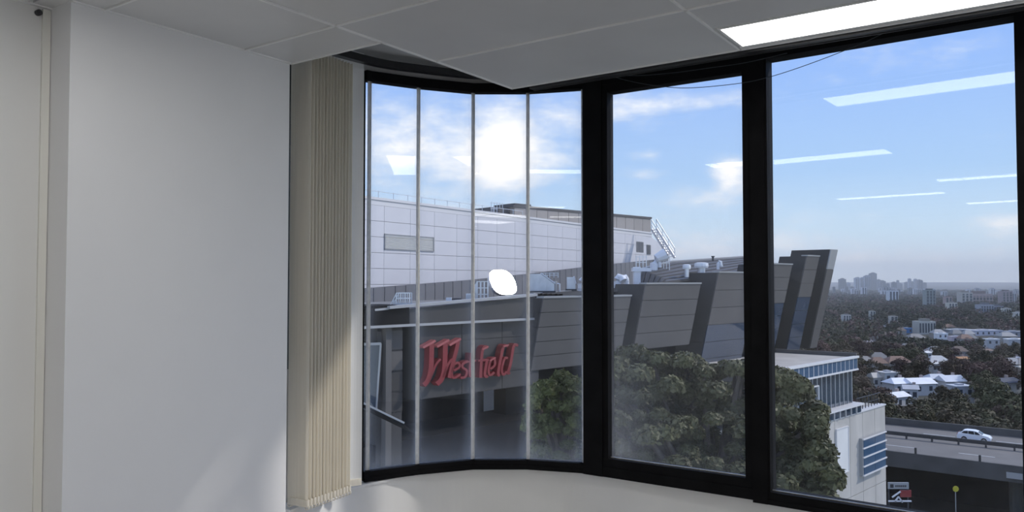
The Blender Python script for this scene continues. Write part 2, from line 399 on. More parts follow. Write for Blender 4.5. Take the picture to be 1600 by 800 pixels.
m = MB(); abbox(m, ASTEP, AEND, BW, BW + .014, CZ - .005, CZ + .02); abbox(m, A0, ASTEP, BREC, BREC + .014, CZ - .005, CZ + .02); m.build('wall_angle', 'grid_white', ceil)
# upstand and soffit above the notch
fac_out = [Vector((p.x, p.y, 0)) for p in (P0 - Vector((.55, .75)), P0 - Vector((.22, .25)), P0, PA, PB_, PC, PD, PE, PG, PH, PJ)]
m = MB(); m.extr([Vector((p.x, p.y, CZ + .3)) for p in fac_out] + [ab(.45, B1 + .1, CZ + .3), ab(A0 - .1, B1 + .1, CZ + .3), ab(A0 - .1, -1.7, CZ + .3), ab(-1.6, -1.7, CZ + .3)][::1], (0, 0, .1)); m.build('slab', 'soffit', ceil)
m = MB(); abbox(m, AEND - .02, AEND, BREC, 0, CZ + .03, CZ + .32); abbox(m, AEND - .02, 0, -.02, 0, CZ + .03, CZ + .32); abbox(m, -.02, 0, 0, B1, CZ + .03, CZ + .32); m.build('upstand', 'soffit', ceil)
m = MB(); m.extr([Vector((p.x, p.y, CZ + .225)) for p in fac_out[1:9]] + [ab(-.03, 1.2, CZ + .225), ab(-.03, -.03, CZ + .225), ab(AEND - .02, -.03, CZ + .225), ab(AEND - .02, -.9, CZ + .225)], (0, 0, .03)); m.build('recess_soffit', 'soffit', ceil)
REFL = ['', 'ceiling light panel mirrored as the strip starting at the black mullion', 'ceiling light panel mirrored as the strip reaching the right edge below the top one', 'ceiling light panel mirrored as the short strip in mid sky', 'ceiling light panel mirrored as the lowest faint strip at the right edge']
LBL = ['bright white recessed light panel in the ceiling above the large window']
for i, (a0, a1, b0, b1) in enumerate(panels):
    t_ = thing('ceiling_light', LBL[0] if i == 0 else (REFL[i] if i < 5 else 'wide ceiling light panel added out of view to brighten the room'), 'light', ab((a0 + a1) / 2, (b0 + b1) / 2, CZ), group=None if i < 5 else 'wide ceiling lights added out of view')
    m = MB(); abbox(m, a0, a1, b0, b1, CZ - .001, CZ + .006); m.build('diffuser', 'led_diffuser', t_)
    m = MB()
    for q in ((a0 - .012, a0, b0 - .012, b1 + .012), (a1, a1 + .012, b0 - .012, b1 + .012), (a0, a1, b0 - .012, b0), (a0, a1, b1, b1 + .012)): abbox(m, *q, CZ - .004, CZ + .03)
    m.build('frame', 'grid_white', t_)
    m = MB(); abbox(m, a0 - .01, a1 + .01, b0 - .01, b1 + .01, CZ + .03, CZ + .05); m.build('housing', 'grid_white', t_)

# ------------------------------------------------------------------ facade: curved bay, casement, large window
def seg(mb, p, q, n0, n1, z0, z1, e0=0.0, e1=0.0):
    """box along plan segment p-q; n measured towards the room"""
    d = (q - p).normalized(); n = Vector((d.y, -d.x)); p = p - d * e0; q = q + d * e1
    f = lambda v, k, z: Vector((v.x + n.x * k, v.y + n.y * k, z))
    return mb.hexa([f(p, n1, z0), f(q, n1, z0), f(q, n0, z0), f(p, n0, z0)], [f(p, n1, z1), f(q, n1, z1), f(q, n0, z1), f(p, n0, z1)])
def lerp(p, q, t): return p + (q - p) * t
def on_seg(p, q, px):                                # parameter along p-q seen at pixel column px (at eye level)
    u = (px - 800) / F / math.cos(PITCH); d = q - p
    return (u * p.y - p.x) / (d.x - u * d.y)
def pane(parent, p, q, z0, z1, matn, th_=.006):
    w = (q - p).length; me = MB().box(0, w, -th_ / 2, th_ / 2, 0, z1 - z0).mesh('pane', matn)
    return link('pane', me, parent, loc=(p.x, p.y, z0), rot=(0, 0, math.atan2(q.y - p.y, q.x - p.x)))
w1 = thing('window_1', 'curved window bay of narrow glass strips with pale joints in a black frame', 'window', (PC.x, PC.y, ZB), kind='structure')
pts = [P0, PA, PB_, PC, PD, PE]
t918 = on_seg(PE, PG, 919); PM = lerp(PE, PG, t918)
pts2 = pts + [PM]
for p, q in zip(pts2[:-1], pts2[1:]):
    pane(w1, p, q, ZB - .01, ZT + .01, 'glass_strip')
for p, q in zip(pts2[:-1], pts2[1:]):
    m = MB(); seg(m, p, q, -.03, .035, ZT, ZT + .05, .004, .004); m.build('frame_head', 'black_frame', w1)
    m = MB(); seg(m, p, q, -.03, .035, ZB - .05, ZB, .004, .004); seg(m, p, q, .028, .042, ZB - .052, ZB - .03, .006, .006); m.build('frame_sill', 'black_frame', w1)
m = MB(); m.tube([(P0.x - .005, P0.y, ZB - .04), (P0.x - .005, P0.y, ZT + .04)], .014, 8); m.build('jamb', 'black_frame', w1)
for i, p in enumerate(pts[1:]):
    m = MB(); m.bar((p.x, p.y - .004, ZB), (p.x, p.y - .004, ZT), .013, .012, up=(0, 1, 0)); jn = m.build('joint', 'joint_white', w1)
    m = MB(); m.bar((p.x + .010, p.y + .001, ZB), (p.x + .010, p.y + .001, ZT), .007, .008, up=(0, 1, 0)); m.build('seal', 'aluminium', jn)
# bulkhead strip over the bay, recess track
def offset_path(ps, n, z):
    out = []
    for i, p in enumerate(ps):
        d = (ps[min(i + 1, len(ps) - 1)] - ps[max(i - 1, 0)]).normalized(); nn = Vector((d.y, -d.x)); v = p + nn * n; out.append(Vector((v.x, v.y, z)))
    return out
def smooth_path(ps, n=6):
    out = []
    for i in range(len(ps) - 1):
        a = ps[max(i - 1, 0)]; b = ps[i]; c = ps[i + 1]; d = ps[min(i + 2, len(ps) - 1)]
        for k in range(n):
            t = k / n; out.append(.5 * ((2 * b) + (c - a) * t + (2 * a - 5 * b + 4 * c - d) * t * t + (3 * b - a - 3 * c + d) * t ** 3))
    out.append(ps[-1]); return out
def ribbon(mb, path, n0, n1, z0, z1):
    i0 = offset_path(path, n0, 0); i1 = offset_path(path, n1, 0); k = len(path); vs = []
    for a, b in zip(i0, i1): vs += [(a.x, a.y, z0), (b.x, b.y, z0), (b.x, b.y, z1), (a.x, a.y, z1)]
    fs = []
    for i in range(k - 1):
        o = i * 4; n_ = o + 4
        fs += [[o, n_, n_ + 1, o + 1], [o + 1, n_ + 1, n_ + 2, o + 2], [o + 2, n_ + 2, n_ + 3, o + 3], [o + 3, n_ + 3, n_, o]]
    fs += [[0, 1, 2, 3], [4 * k - 1, 4 * k - 2, 4 * k - 3, 4 * k - 4]]
    return mb.add(vs, fs)
PLX = P0 - Vector((.22, .25))                          # the facade goes on behind the blinds
PQ = lerp(PE, PG, .34)
bayc = smooth_path([PLX, PA, PB_, PC, PD, PE, PQ], 6)
m = MB(); ribbon(m, bayc, -.02, .012, ZT + .05, CZ + .3)
tag(m.build('trim_3', 'soffit', smooth=False), 'curved grey bulkhead strip above the curved window bay', 'trim', kind='structure')
m = MB(); ribbon(m, bayc, .075, .115, CZ + .148, CZ + .186)
trk = m.build('curved_blind_track', 'track_dark'); tag(trk, 'curved black blind track in the ceiling recess above the bay', 'blind track')

m = MB(); ribbon(m, [ab(AEND - .45, -1.35, 0).xy, PLX - Vector((.12, .16)), PLX, P0 - Vector((.012, .012))], -.06, .02, 0, CZ + .3)
tag(m.build('wall_corner', 'sill_paint'), 'white facade pier hidden behind the bunched blinds', 'wall', kind='structure')
# casement
w2 = thing('window_2', 'black framed casement window between the curved bay and the large pane', 'window', (lerp(PE, PG, .5).x, lerp(PE, PG, .5).y, ZB), kind='structure')
tt = lambda px: on_seg(PE, PG, px)
L2 = lambda px: lerp(PE, PG, tt(px))
m = MB(); seg(m, L2(918), L2(947), -.05, .055, ZB - .05, ZT + .13); m.build('mullion', 'black_frame', w2)
m = MB(); seg(m, L2(1178), L2(1201), -.05, .055, ZB - .06, ZT + .13); m.build('mullion', 'black_frame', w2)
m = MB(); seg(m, L2(946), L2(1179), -.05, .05, ZT - .005, ZT + .13); m.build('frame_head', 'black_frame', w2)
m = MB(); seg(m, L2(946), L2(1179), -.05, .05, ZB - .05, ZB + .005); m.build('frame_sill', 'black_frame', w2)
sash = MB(); seg(sash, L2(944.5), L2(955), -.03, .045, ZB + .004, ZT - .004); sash = sash.build('sash_stile', 'black_frame', w2)
m = MB(); seg(m, L2(1166), L2(1180), -.03, .045, ZB + .004, ZT - .004); m.build('sash_stile', 'black_frame', w2)
m = MB(); seg(m, L2(954), L2(1167), -.03, .045, 2.642, ZT - .004); m.build('sash_rail', 'black_frame', w2)
m = MB(); seg(m, L2(954), L2(1167), -.03, .045, ZB + .004, .640); m.build('sash_rail', 'black_frame', w2)
m = MB(); seg(m, L2(955), L2(1166), .01, .014, .640, .645); m.build('glazing_bead', 'aluminium', w2)
pane(w2, L2(954), L2(1167), .632, 2.65, 'glass_casement')

def large_window(name, p, q, label):
    w = thing(name, label, 'window', (lerp(p, q, .5).x, lerp(p, q, .5).y, ZB), kind='structure')
    m = MB(); seg(m, p, q, -.05, .05, ZT, ZT + .13, .01, .0); m.build('frame_head', 'black_frame', w)
    m = MB(); seg(m, p, q, -.05, .05, ZB - .055, ZB, .01, .0); seg(m, p, q, .03, .06, ZB - .058, ZB - .035, .01, .0); m.build('frame_sill', 'black_frame', w)
    m = MB(); seg(m, p, q, .012, .016, ZB, ZB + .005); m.build('glazing_bead', 'aluminium', w)
    d = (q - p).normalized()
    m = MB(); seg(m, q, q + d * .07, -.05, .05, ZB - .06, ZT + .13); m.build('mullion', 'black_frame', w)
    pane(w, p - d * .004, q + d * .004, ZB - .005, ZT + .005, 'glass_clear')
    return w
dW = (PH - PG).normalized()
w3 = large_window('window_3', PG, PH, 'large fixed black framed window pane looking out to the distant skyline')
m = MB(); seg(m, L2(1200.5), PG, -.05, .05, ZB - .06, ZT + .13); m.build('mullion', 'black_frame', w3)
w4 = large_window('window_4', PH + dW * .07, PJ, 'next black framed window just beyond the edge of the picture')
# end wall after the windows
m = MB(); pe = PJ + dW * .07; q2 = ab(.45, B1, 0).xy; seg(m, pe, q2, -.1, .05, 0, CZ + .3); tag(m.build('wall_front', 'wall_paint'), 'white end wall beyond the row of windows', 'wall', kind='structure')

# white wall and ledge under the windows
led = [onz(x, y, .532).xy for x, y in ((452, 797), (505, 776), (568, 757), (640, 743), (700, 735), (760, 731), (800, 730), (860, 731), (905, 733.5), (1000, 748), (1100, 761), (1190, 774), (1330, 798), (1594, 843))] + [ (PJ + dW * .07) - Vector((.035, .045))]
ledp = smooth_path(led, 6)
m = MB()
vs = []; 
for p in ledp: vs += [(p.x, p.y, 0), (p.x, p.y, .527), ]
back = offset_path(ledp, -.15, 0)
vs2 = []
for p, b in zip(ledp, back): vs2 += [(p.x, p.y, 0.0), (p.x, p.y, .52), (b.x, b.y, .52), (b.x, b.y, 0.0)]
k = len(ledp); fs = []
for i in range(k - 1):
    o = 4 * i; n_ = o + 4
    fs += [[o, n_, n_ + 1, o + 1], [o + 1, n_ + 1, n_ + 2, o + 2], [o + 2, n_ + 2, n_ + 3, o + 3]]
m.add(vs2, fs)
tag(m.build('wall_window', 'sill_paint', smooth=False), 'curved white wall below the row of windows', 'wall', kind='structure')
m = MB(); ribbon(m, ledp, -.09, .008, .52, .533)
tag(m.build('trim_4', 'sill_paint'), 'thin white ledge running along the foot of the windows', 'trim', kind='structure')

# blind track along the straight windows, hanging wires
m = MB(); abbox(m, .012, .05, .10, B1 - .3, CZ - .015, CZ + .03); abbox(m, .05, .056, .10, B1 - .3, CZ - .018, CZ + .01)
tk = m.build('straight_blind_track', 'track_dark'); tag(tk, 'dark straight blind track along the ceiling edge above the windows', 'blind track')
m = MB(); abbox(m, .058, .085, .10, B1 - .3, CZ - .004, CZ + .012); m.build('rail', 'black_frame', tk)
m = MB(); abbox(m, .086, .092, .10, B1 - .3, CZ - .002, CZ + .006); m.build('rail_edge', 'aluminium', tk)
def wire_(pp, label):
    path = []
    for px, py in pp:
        t = on_seg(PE, PG, px) if px < 1203 else 0
        b = lerp(PE, PG, t) if px < 1203 else lerp(PG, PH, on_seg(PG, PH, px)); path.append(at(px, py, b.y - .13))
    path = smooth_path([Vector(p) for p in path], 5)
    m = MB(); m.tube(path, .0018, 5); tag(m.build('hanging_cord', 'wire', smooth=True), label, 'cord')
wire_([(955, 119), (985, 127), (1025, 134), (1075, 137.5), (1150, 131), (1200, 121), (1262, 101), (1342, 70), (1390, 47)], 'thin dark cord sagging lowest across the casement and large window')
wire_([(958, 118), (1000, 118), (1050, 114), (1110, 106), (1165, 98), (1230, 83)], 'thin dark cord drawn higher along the black window head')

# ------------------------------------------------------------------ vertical blinds pushed to the side
trackA = Vector((at(484, 440, 3.66).x, 3.66)); trackB = Vector((at(549, 440, 3.92).x, 3.92))
td = (trackB - trackA).normalized(); tn = Vector((td.y, -td.x))
ZBL, ZTL = 1.6 - .868 * SC, CZ + .09
VW = .127
def vane_mesh(w, zb, zt, matn):
    n = 6; m = MB(); vs = []
    for i in range(n + 1):
        x = -w + w * i / n; y = .010 * math.sin(math.pi * i / n)
        vs.append((x, y))
    pts_ = [(x, y, 0) for x, y in vs] + [(x, y + .0016, 0) for x, y in reversed(vs)]
    m.extr([(x, y, zb) for x, y, _ in pts_], (0, 0, zt - zb)); return m.mesh('slat', matn)
vm = vane_mesh(VW, ZBL, ZTL, 'blind_fabric')
def hem_mesh(w, zb, matn):
    m = MB(); m.box(-w + .004, -.002, -.004, .012, zb + .002, zb + .034); return m.mesh('hem', matn)
hm = hem_mesh(VW, ZBL, 'blind_fabric')
clm = []
for xx in (-.008, -VW + .01):
    cl = MB(); pth = [(xx + .012 * math.sin(a_), .004 + .004 * math.cos(a_), ZBL + .008 - .018 * math.sin(a_ / 2) ** 2) for a_ in np.linspace(0, 2 * math.pi, 10)]
    cl.tube(pth, .0024, 5); clm.append(cl.mesh('chain_link', 'blind_chain'))
NV = 14
ORD = ['first', 'second', 'third', 'fourth', 'fifth', 'sixth', 'seventh', 'eighth', 'ninth', 'tenth', 'eleventh', 'twelfth', 'thirteenth', 'fourteenth']
for i in range(NV):
    t = i / (NV - 1); p = lerp(trackA, trackB, t)
    lab = 'beige vertical blind slat nearest the white wall, frontmost of the bunched blinds' if i == 0 else 'beige vertical blind slat, %s from the white wall in the bunched stack' % ORD[i]
    t_ = thing('blind_slat', lab, 'blind slat', (p.x, p.y, ZBL), group='bunched beige vertical blind slats')
    rz = math.atan2(tn.y, tn.x) + .08 * math.sin(i * 2.1)
    for nm, me in (('slat', vm), ('hem', hm), ('chain_link', clm[0]), ('chain_link', clm[1])):
        o = link(nm, me); o.parent = t_; o.location = (0, 0, -ZBL); o.rotation_euler = (0, 0, rz)
        if nm != 'slat': o.location = (0, 0, -ZBL)
pG = Vector((at(567, 440, 4.02).x, 4.02)); pF = Vector((at(546, 440, 3.98).x, 3.98)); 
t_ = thing('blind_slat', 'pale grey blind slat at the end of the stack against the black window jamb', 'blind slat', (pG.x, pG.y, ZBL + .01))
vg = vane_mesh((pG - pF).length + .01, ZBL + .012, ZTL, 'blind_grey'); hg = hem_mesh((pG - pF).length + .01, ZBL + .012, 'blind_fabric')
for nm, me in (('slat', vg), ('hem', hg)):
    o = link(nm, me); o.parent = t_; o.location = (0, 0, -ZBL - .01); o.rotation_euler = (0, 0, math.atan2((pG - pF).y, (pG - pF).x))

# ================================================================== OUTSIDE
HAZE = 0.00022
# ------------------------------------------------------------------ terrain and haze
def gz(x, y):
    s = lambda a, b, v: (lambda t: t * t * (3 - 2 * t))(min(max((v - a) / (b - a), 0), 1))
    return -31 + 3.5 * s(250, 620, y) - 6 * s(900, 1800, y) + 8 * s(2800, 4600, y) + 18 * s(4600, 6400, y) + 1.5 * math.sin(x * .011 + 1) * math.sin(y * .009) * s(120, 300, y) + 3 * math.sin(x * .0016 + 2) * s(4600, 6400, y)
def terrain():
    ys = list(np.linspace(20, 300, 15)) + list(np.geomspace(330, 9000, 44)); nx = 40
    vs = []; fs = []
    for y in ys:
        for i in range(nx + 1):
            x = (-.75 + 2.4 * i / nx) * (y + 60); vs.append((x, y, gz(x, y)))
    for j in range(len(ys) - 1):
        for i in range(nx):
            a = j * (nx + 1) + i; fs.append([a, a + 1, a + nx + 2, a + nx + 1])
    m = MB(); m.add(vs, fs); return m
g = terrain().build('ground', 'ground', smooth=True); tag(g, 'suburban land rolling out to low hills on the horizon', 'land', kind='structure')
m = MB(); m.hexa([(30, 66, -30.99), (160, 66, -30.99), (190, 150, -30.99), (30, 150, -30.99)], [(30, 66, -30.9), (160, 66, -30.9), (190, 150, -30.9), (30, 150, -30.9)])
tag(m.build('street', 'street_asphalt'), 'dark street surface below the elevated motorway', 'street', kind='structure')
hz = bpy.data.materials.new('haze'); hz.use_nodes = True; hn = hz.node_tree.nodes; hn.clear()
ho = hn.new('ShaderNodeOutputMaterial'); hv = hn.new('ShaderNodeVolumeScatter'); hv.inputs['Density'].default_value = HAZE; hv.inputs['Color'].default_value = (.90, .95, 1.0, 1); hv.inputs['Anisotropy'].default_value = .1
hz.node_tree.links.new(hv.outputs[0], ho.inputs['Volume']); MATS['haze'] = hz
if HAZE:
    m = MB(); m.hexa([(-300, 230, -60), (6000, 230, -60), (9000, 7000, -60), (-3000, 7000, -60)], [(-300, 230, 160), (6000, 230, 160), (9000, 7000, 160), (-3000, 7000, 160)])
    tag(m.build('haze', 'haze'), 'blue daylight haze over the distant suburbs and skyline', 'haze', kind='stuff')

# ------------------------------------------------------------------ white clad building
uw = .667
WP = Plane((at(569, 440, 55).x, 55), (uw, 1))
wb = thing('white_building', 'white panel clad building with a louvre vent behind the dark mall roof', 'building', WP.p(0, 0, -20))
zt = WP.pix(569, 306)[1]; s1 = WP.pix(1018, 363)[0]
m = MB(); WP.box(m, -14, s1, -20, -.06, -20, zt - .05); m.build('wall', 'white_edge', wb)
sA = WP.pix(599, 440)[0]; sB = WP.pix(640, 440)[0]; PW = sB - sA; rowh = 1.13
pme = MB().box(.015, PW - .015, -.05, .0, .015, rowh - .015).mesh('cladding_panel', 'white_clad')
rz = math.atan2(WP.t.y, WP.t.x); nst = math.ceil((s1 - sA) / PW)
for i in range(-4, nst):
    s0 = sA + i * PW
    w = min(PW, s1 - s0)
    for r in range(8):
        z0 = zt - .55 - (r + 1) * rowh; p = WP.p(s0, 0, z0)
        if w > PW - .01: link('cladding_panel', pme, wb, loc=p, rot=(0, 0, rz))
        else:
            m = MB(); WP.box(m, s0 + .015, s0 + w - .015, -.05, 0, z0 + .015, z0 + rowh - .015); m.build('cladding_panel', 'white_clad', wb)
m = MB(); WP.box(m, -14, s1 + .05, -.6, .12, zt - .18, zt); WP.box(m, -14, s1, -.05, .04, zt - .55, zt - .18); m.build('parapet_cap', 'white_edge', wb)
# louvre vent
a0, z1_ = WP.pix(599.5, 365); a1, z0_ = WP.pix(677, 393.5)
lv = MB(); WP.box(lv, a0, a1, 0, .02, z0_, z1_); lv = lv.build('louvre', 'recess_dark', wb)
for q in ((a0, a0 + .1, z0_, z1_), (a1 - .1, a1, z0_, z1_), (a0, a1, z0_, z0_ + .06), (a0, a1, z1_ - .06, z1_)):
    m = MB(); WP.box(m, q[0], q[1], .0, .12, q[2], q[3]); m.build('frame', 'mall_cap', lv)
for i in range(12):
    z = z0_ + .08 + (z1_ - z0_ - .16) * i / 12; m = MB()
    m.hexa([WP.p(a0 + .1, .02, z + .05), WP.p(a1 - .1, .02, z + .05), WP.p(a1 - .1, .03, z + .065), WP.p(a0 + .1, .03, z + .065)], [WP.p(a0 + .1, .1, z), WP.p(a1 - .1, .1, z), WP.p(a1 - .1, .11, z + .015), WP.p(a0 + .1, .11, z + .015)]); m.build('slat', 'cream_trim', lv)
for (xa, ya, xb, yb) in ((993.5, 377, 1005, 395), (1010, 382, 1016, 398)):
    a0, z1_ = WP.pix(xa, ya); a1, z0_ = WP.pix(xb, yb); m = MB(); WP.box(m, a0, a1, .0, .05, z0_, z1_); sm = m.build('vent', 'mall_cap', wb)
    for i in range(5):
        m = MB(); aa = a0 + (a1 - a0) * (i + .2) / 5; WP.box(m, aa, aa + (a1 - a0) * .11, .05, .1, z0_ + .05, z1_ - .05); m.build('fin', 'roof_screen', sm)
# the sloping end piece
e0 = WP.p(s1, 0, 0)
m = MB(); sE = WP.pix(1046, 400)[0]; zl = WP.pix(1046, 392)[1]; zt2 = zt - .55
m.extr([WP.p(s1, 0, -6), WP.p(sE, 0, -6), WP.p(sE, 0, zl), WP.p(s1, 0, zt2)], Vector((-WP.n.x * 4, -WP.n.y * 4, 0))); m.build('end_wall', 'white_clad', wb)
# beige upper storey
q0 = at(803, 440, 84); q1 = at(1017, 440, 100); UP = Plane((q0.x, q0.y), (q1.x - q0.x, q1.y - q0.y)); Lq = (q1 - q0).length
ub = MB(); UP.box(ub, 0, Lq, -7, 0, 4.5, 9.55); ub = ub.build('upper_storey', 'beige_clad', wb)
n_ = 14
for i in range(n_):
    m = MB(); UP.box(m, Lq * i / n_ + .03, Lq * (i + 1) / n_ - .03, 0, .06, 5, 9.5); m.build('cladding_panel', 'beige_clad', ub)
m = MB(); UP.box(m, -.2, Lq + .1, -7, .15, 9.55, 9.8); m.build('roof_cap', 'mall_clad', ub)
m = MB(); UP.box(m, -1.7, 0, -7, -.6, 4.5, 9.45); m.build('stair_head', 'mall_clad', ub)
m = MB(); UP.box(m, 1.5, 4.0, -5, -1.5, 9.8, 10.2); m.build('plant_box', 'mall_clad', ub)
for k_ in range(5):
    m = MB(); p = UP.p(-1.6 + k_ * .4 - 1.0, -.7, 8.5); m.bar(p, p + Vector((0, 0, 1.5)), .06); m.build('rail_post', 'galvanised', wb)
m = MB(); m.bar(UP.p(-2.7, -.7, 9.9), UP.p(-.9, -.7, 9.9), .06); m.bar(UP.p(-2.7, -.7, 9.3), UP.p(-.9, -.7, 9.3), .06); m.build('rail', 'galvanised', wb)
for k_ in range(16):                                  # thin guard posts along the parapet
    m = MB(); p = WP.p(-3 + k_ * 1.6, -.4, zt); m.bar(p, p + Vector((0, 0, .55)), .045); m.build('rail_post', 'galvanised', wb)
m = MB(); m.bar(WP.p(-3, -.4, zt + .5), WP.p(21, -.4, zt + .5), .035); m.build('rail', 'galvanised', wb)
# outside stair climbing the end wall
st = thing('roof_stair', 'steel access stair climbing the end of the white building', 'stair', at(1044, 405, 92))
def stair_run(parent, p, q, width_dir, w, n, rail=1.0, r=.05):
    for s_ in (0, 1):
        o = width_dir * (w * s_); m = MB(); m.bar(p + o, q + o, r * 1.6, r * 3); m.build('stringer', 'galvanised', parent)
        m = MB(); up = Vector((0, 0, rail)); m.bar(p + o + up, q + o + up, r); m.bar(p + o + up * .5, q + o + up * .5, r * .8); m.build('handrail', 'galvanised', parent)
        for k_ in range(4):
            c = p.lerp(q, k_ / 3) + o; m = MB(); m.bar(c, c + up, r * .8); m.build('rail_post', 'galvanised', parent)
    for k_ in range(n):
        c = p.lerp(q, (k_ + .5) / n); m = MB(); m.bar(c, c + width_dir * w, r * 2.4, r * .8); m.build('tread', 'galvanised', parent)
stair_run(st, at(1046, 403, 90), at(1018, 358, 92), Vector((.3, -.95, 0)), 1.2, 12, 1.1, .09)

# ------------------------------------------------------------------ dark mall building
T45 = Vector((1, 1)).normalized()
MO = (at(700, 440, 40).x, 40.0)
LEAN = math.tan(math.radians(13))
LP = Plane(MO, T45, LEAN, -4.0); VP = Plane(MO, T45)
mb_ = thing('shopping_mall', 'dark grey shopping mall with leaning clad fins and a red name sign', 'building', VP.p(10, -5, -31))
ZOFF = at(1337, 558, 62).z + .03
fins = [  # top left, top right pixel, bottom pixel of the left edge, rows, rows of glass at the foot
    ((849, 466), (986, 464), (831, 580), 5, 0), ((1009, 444), (1095, 444), (985, 548), 4, 0),
    ((1123, 426), (1186, 426), (1086, 590), 6, 3), ((1198, 412.5), (1238, 413.5), (1160, 590), 7, 4), ((1261, 400), (1280, 403), (1221, 580), 7, 4)]
ftop = []
for (tl, trr, bl, rows, gl) in fins:
    a0, zt1 = LP.pix(*tl); a1, _ = LP.pix(*trr); _, zb1 = LP.pix(*bl); zb1 = max(zb1, ZOFF) if tl[0] > 1190 else zb1; ftop.append((a0, a1, zt1))
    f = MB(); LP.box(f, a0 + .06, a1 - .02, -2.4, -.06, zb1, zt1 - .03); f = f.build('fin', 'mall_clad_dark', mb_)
    h = (zt1 - zb1) / rows
    for r in range(rows):
        z1 = zt1 - r * h; z0 = z1 - h; isg = r >= rows - gl
        m = MB(); LP.box(m, a0, a1, -.1, 0 if not isg else -.03, z0 + .035, z1); m.build('glass_panel' if isg else 'cladding_panel', 'mall_glass' if isg else 'mall_clad', f)
        m = MB(); LP.box(m, a0, a0 + .06, -2.4, -.12, z0 + .035, z1); m.build('side_panel', 'mall_clad_dark', f)  # darker material puts the shade of the turned-away side into its colour
    m = MB(); LP.box(m, a0 - .02, a1 + .02, -.5, .05, zt1, zt1 + .1); m.build('cap', 'mall_cap', f)
# blade wall at the end
a0, zt1 = LP.pix(1299, 389.5); a1, _ = LP.pix(1308.5, 394); zb1 = ZOFF
bw = MB(); LP.box(bw, a0 + .05, a1 - .05, -3.6, -.06, ZOFF, zt1 - .03); bw = bw.build('blade_wall', 'mall_clad_dark', mb_)
h = (zt1 - zb1) / 5
for r in range(5):
    m = MB(); LP.box(m, a0, a1, -.1, 0, zt1 - (r + 1) * h + .03, zt1 - r * h); m.build('cladding_panel', 'mall_cap' if r < 1 else 'mall_clad', bw)
    m = MB(); LP.box(m, a0, a0 + .05, -3.6, -.12, zt1 - (r + 1) * h + .03, zt1 - r * h); m.build('side_panel', 'mall_clad_dark', bw)  # side turned from the sun, its shade painted by the darker material
ztend = zt1; aend = a0
# back wall behind fins
aL = VP.pix(480, 560)[0]
aK = VP.pix(1165, 560)[0]
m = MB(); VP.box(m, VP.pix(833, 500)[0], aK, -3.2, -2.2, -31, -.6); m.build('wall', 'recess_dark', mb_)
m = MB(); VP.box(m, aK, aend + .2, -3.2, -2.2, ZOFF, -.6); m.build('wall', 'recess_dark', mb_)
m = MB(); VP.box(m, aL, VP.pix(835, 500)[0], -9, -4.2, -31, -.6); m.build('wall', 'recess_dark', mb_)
# sloped ribbed roof behind the fin tops
low = [(833, 464), (1000, 450), (1006, 444), (1110, 434), (1190, 417), (1260, 404), (1298, 396)]
upp = [(833, 459.5), (997, 448.5), (1003, 421), (1050, 409), (1170, 401), (1240, 394.5), (1299, 389)]
def polyat(pp, a, n):
    qs = [(VP.pix(x, y, n)) for x, y in pp]
    return np.interp(a, [q[0] for q in qs], [q[1] for q in qs])
nA, nB = -.9, -3.4
aa = sorted(set([VP.pix(x, y, nA)[0] for x, y in low] + [VP.pix(x, y, nB)[0] for x, y in upp])); aa = [a for a in aa if a <= aend + .6]
aa = [a for a in aa if a >= max(VP.pix(833, 460, nA)[0], VP.pix(833, 460, nB)[0])]
NR = 6
rf = MB(); vs = []; fs = []
for a in aa: vs += [VP.p(a, nB, polyat(upp, a, nB) - .12), VP.p(a, nA, polyat(low, a, nA) - .12), VP.p(a, nA, -2.5), VP.p(a, nB, -2.5)]
for i in range(len(aa) - 1):
    o = 4 * i; n_ = o + 4; fs += [[o, o + 1, n_ + 1, n_], [o + 1, o + 2, n_ + 2, n_ + 1], [o + 3, o, n_, n_ + 3]]
fs += [[0, 3, 2, 1], [4 * len(aa) - 4, 4 * len(aa) - 3, 4 * len(aa) - 2, 4 * len(aa) - 1]]
rf.add(vs, fs); rf = rf.build('roof', 'recess_dark', mb_)
for r in range(NR):
    t0, t1 = r / NR + .02, (r + 1) / NR - .0; vs = []; fs = []
    for a in aa:
        zl_, zu = polyat(low, a, nA), polyat(upp, a, nB)
        for t in (t0, t1): vs += [VP.p(a, nA + (nB - nA) * t, zl_ + (zu - zl_) * t + (.05 if t == t0 else 0)), VP.p(a, nA + (nB - nA) * t, zl_ + (zu - zl_) * t - .12)]
    for i in range(len(aa) - 1):
        o = 4 * i; n_ = o + 4; fs += [[o, n_, n_ + 2, o + 2], [o, o + 1, n_ + 1, n_], [o + 2, n_ + 2, n_ + 3, o + 3]]
    m = MB(); m.add(vs, fs); m.build('roof_sheet', 'mall_roof', rf)
m = MB()
pr = [VP.p(a, nB - .1, polyat(upp, a, nB) + .02) for a in aa]
for p, q in zip(pr[:-1], pr[1:]): m.bar(p, q, .3, .12)
m.build('ridge_cap', 'mall_cap', rf)
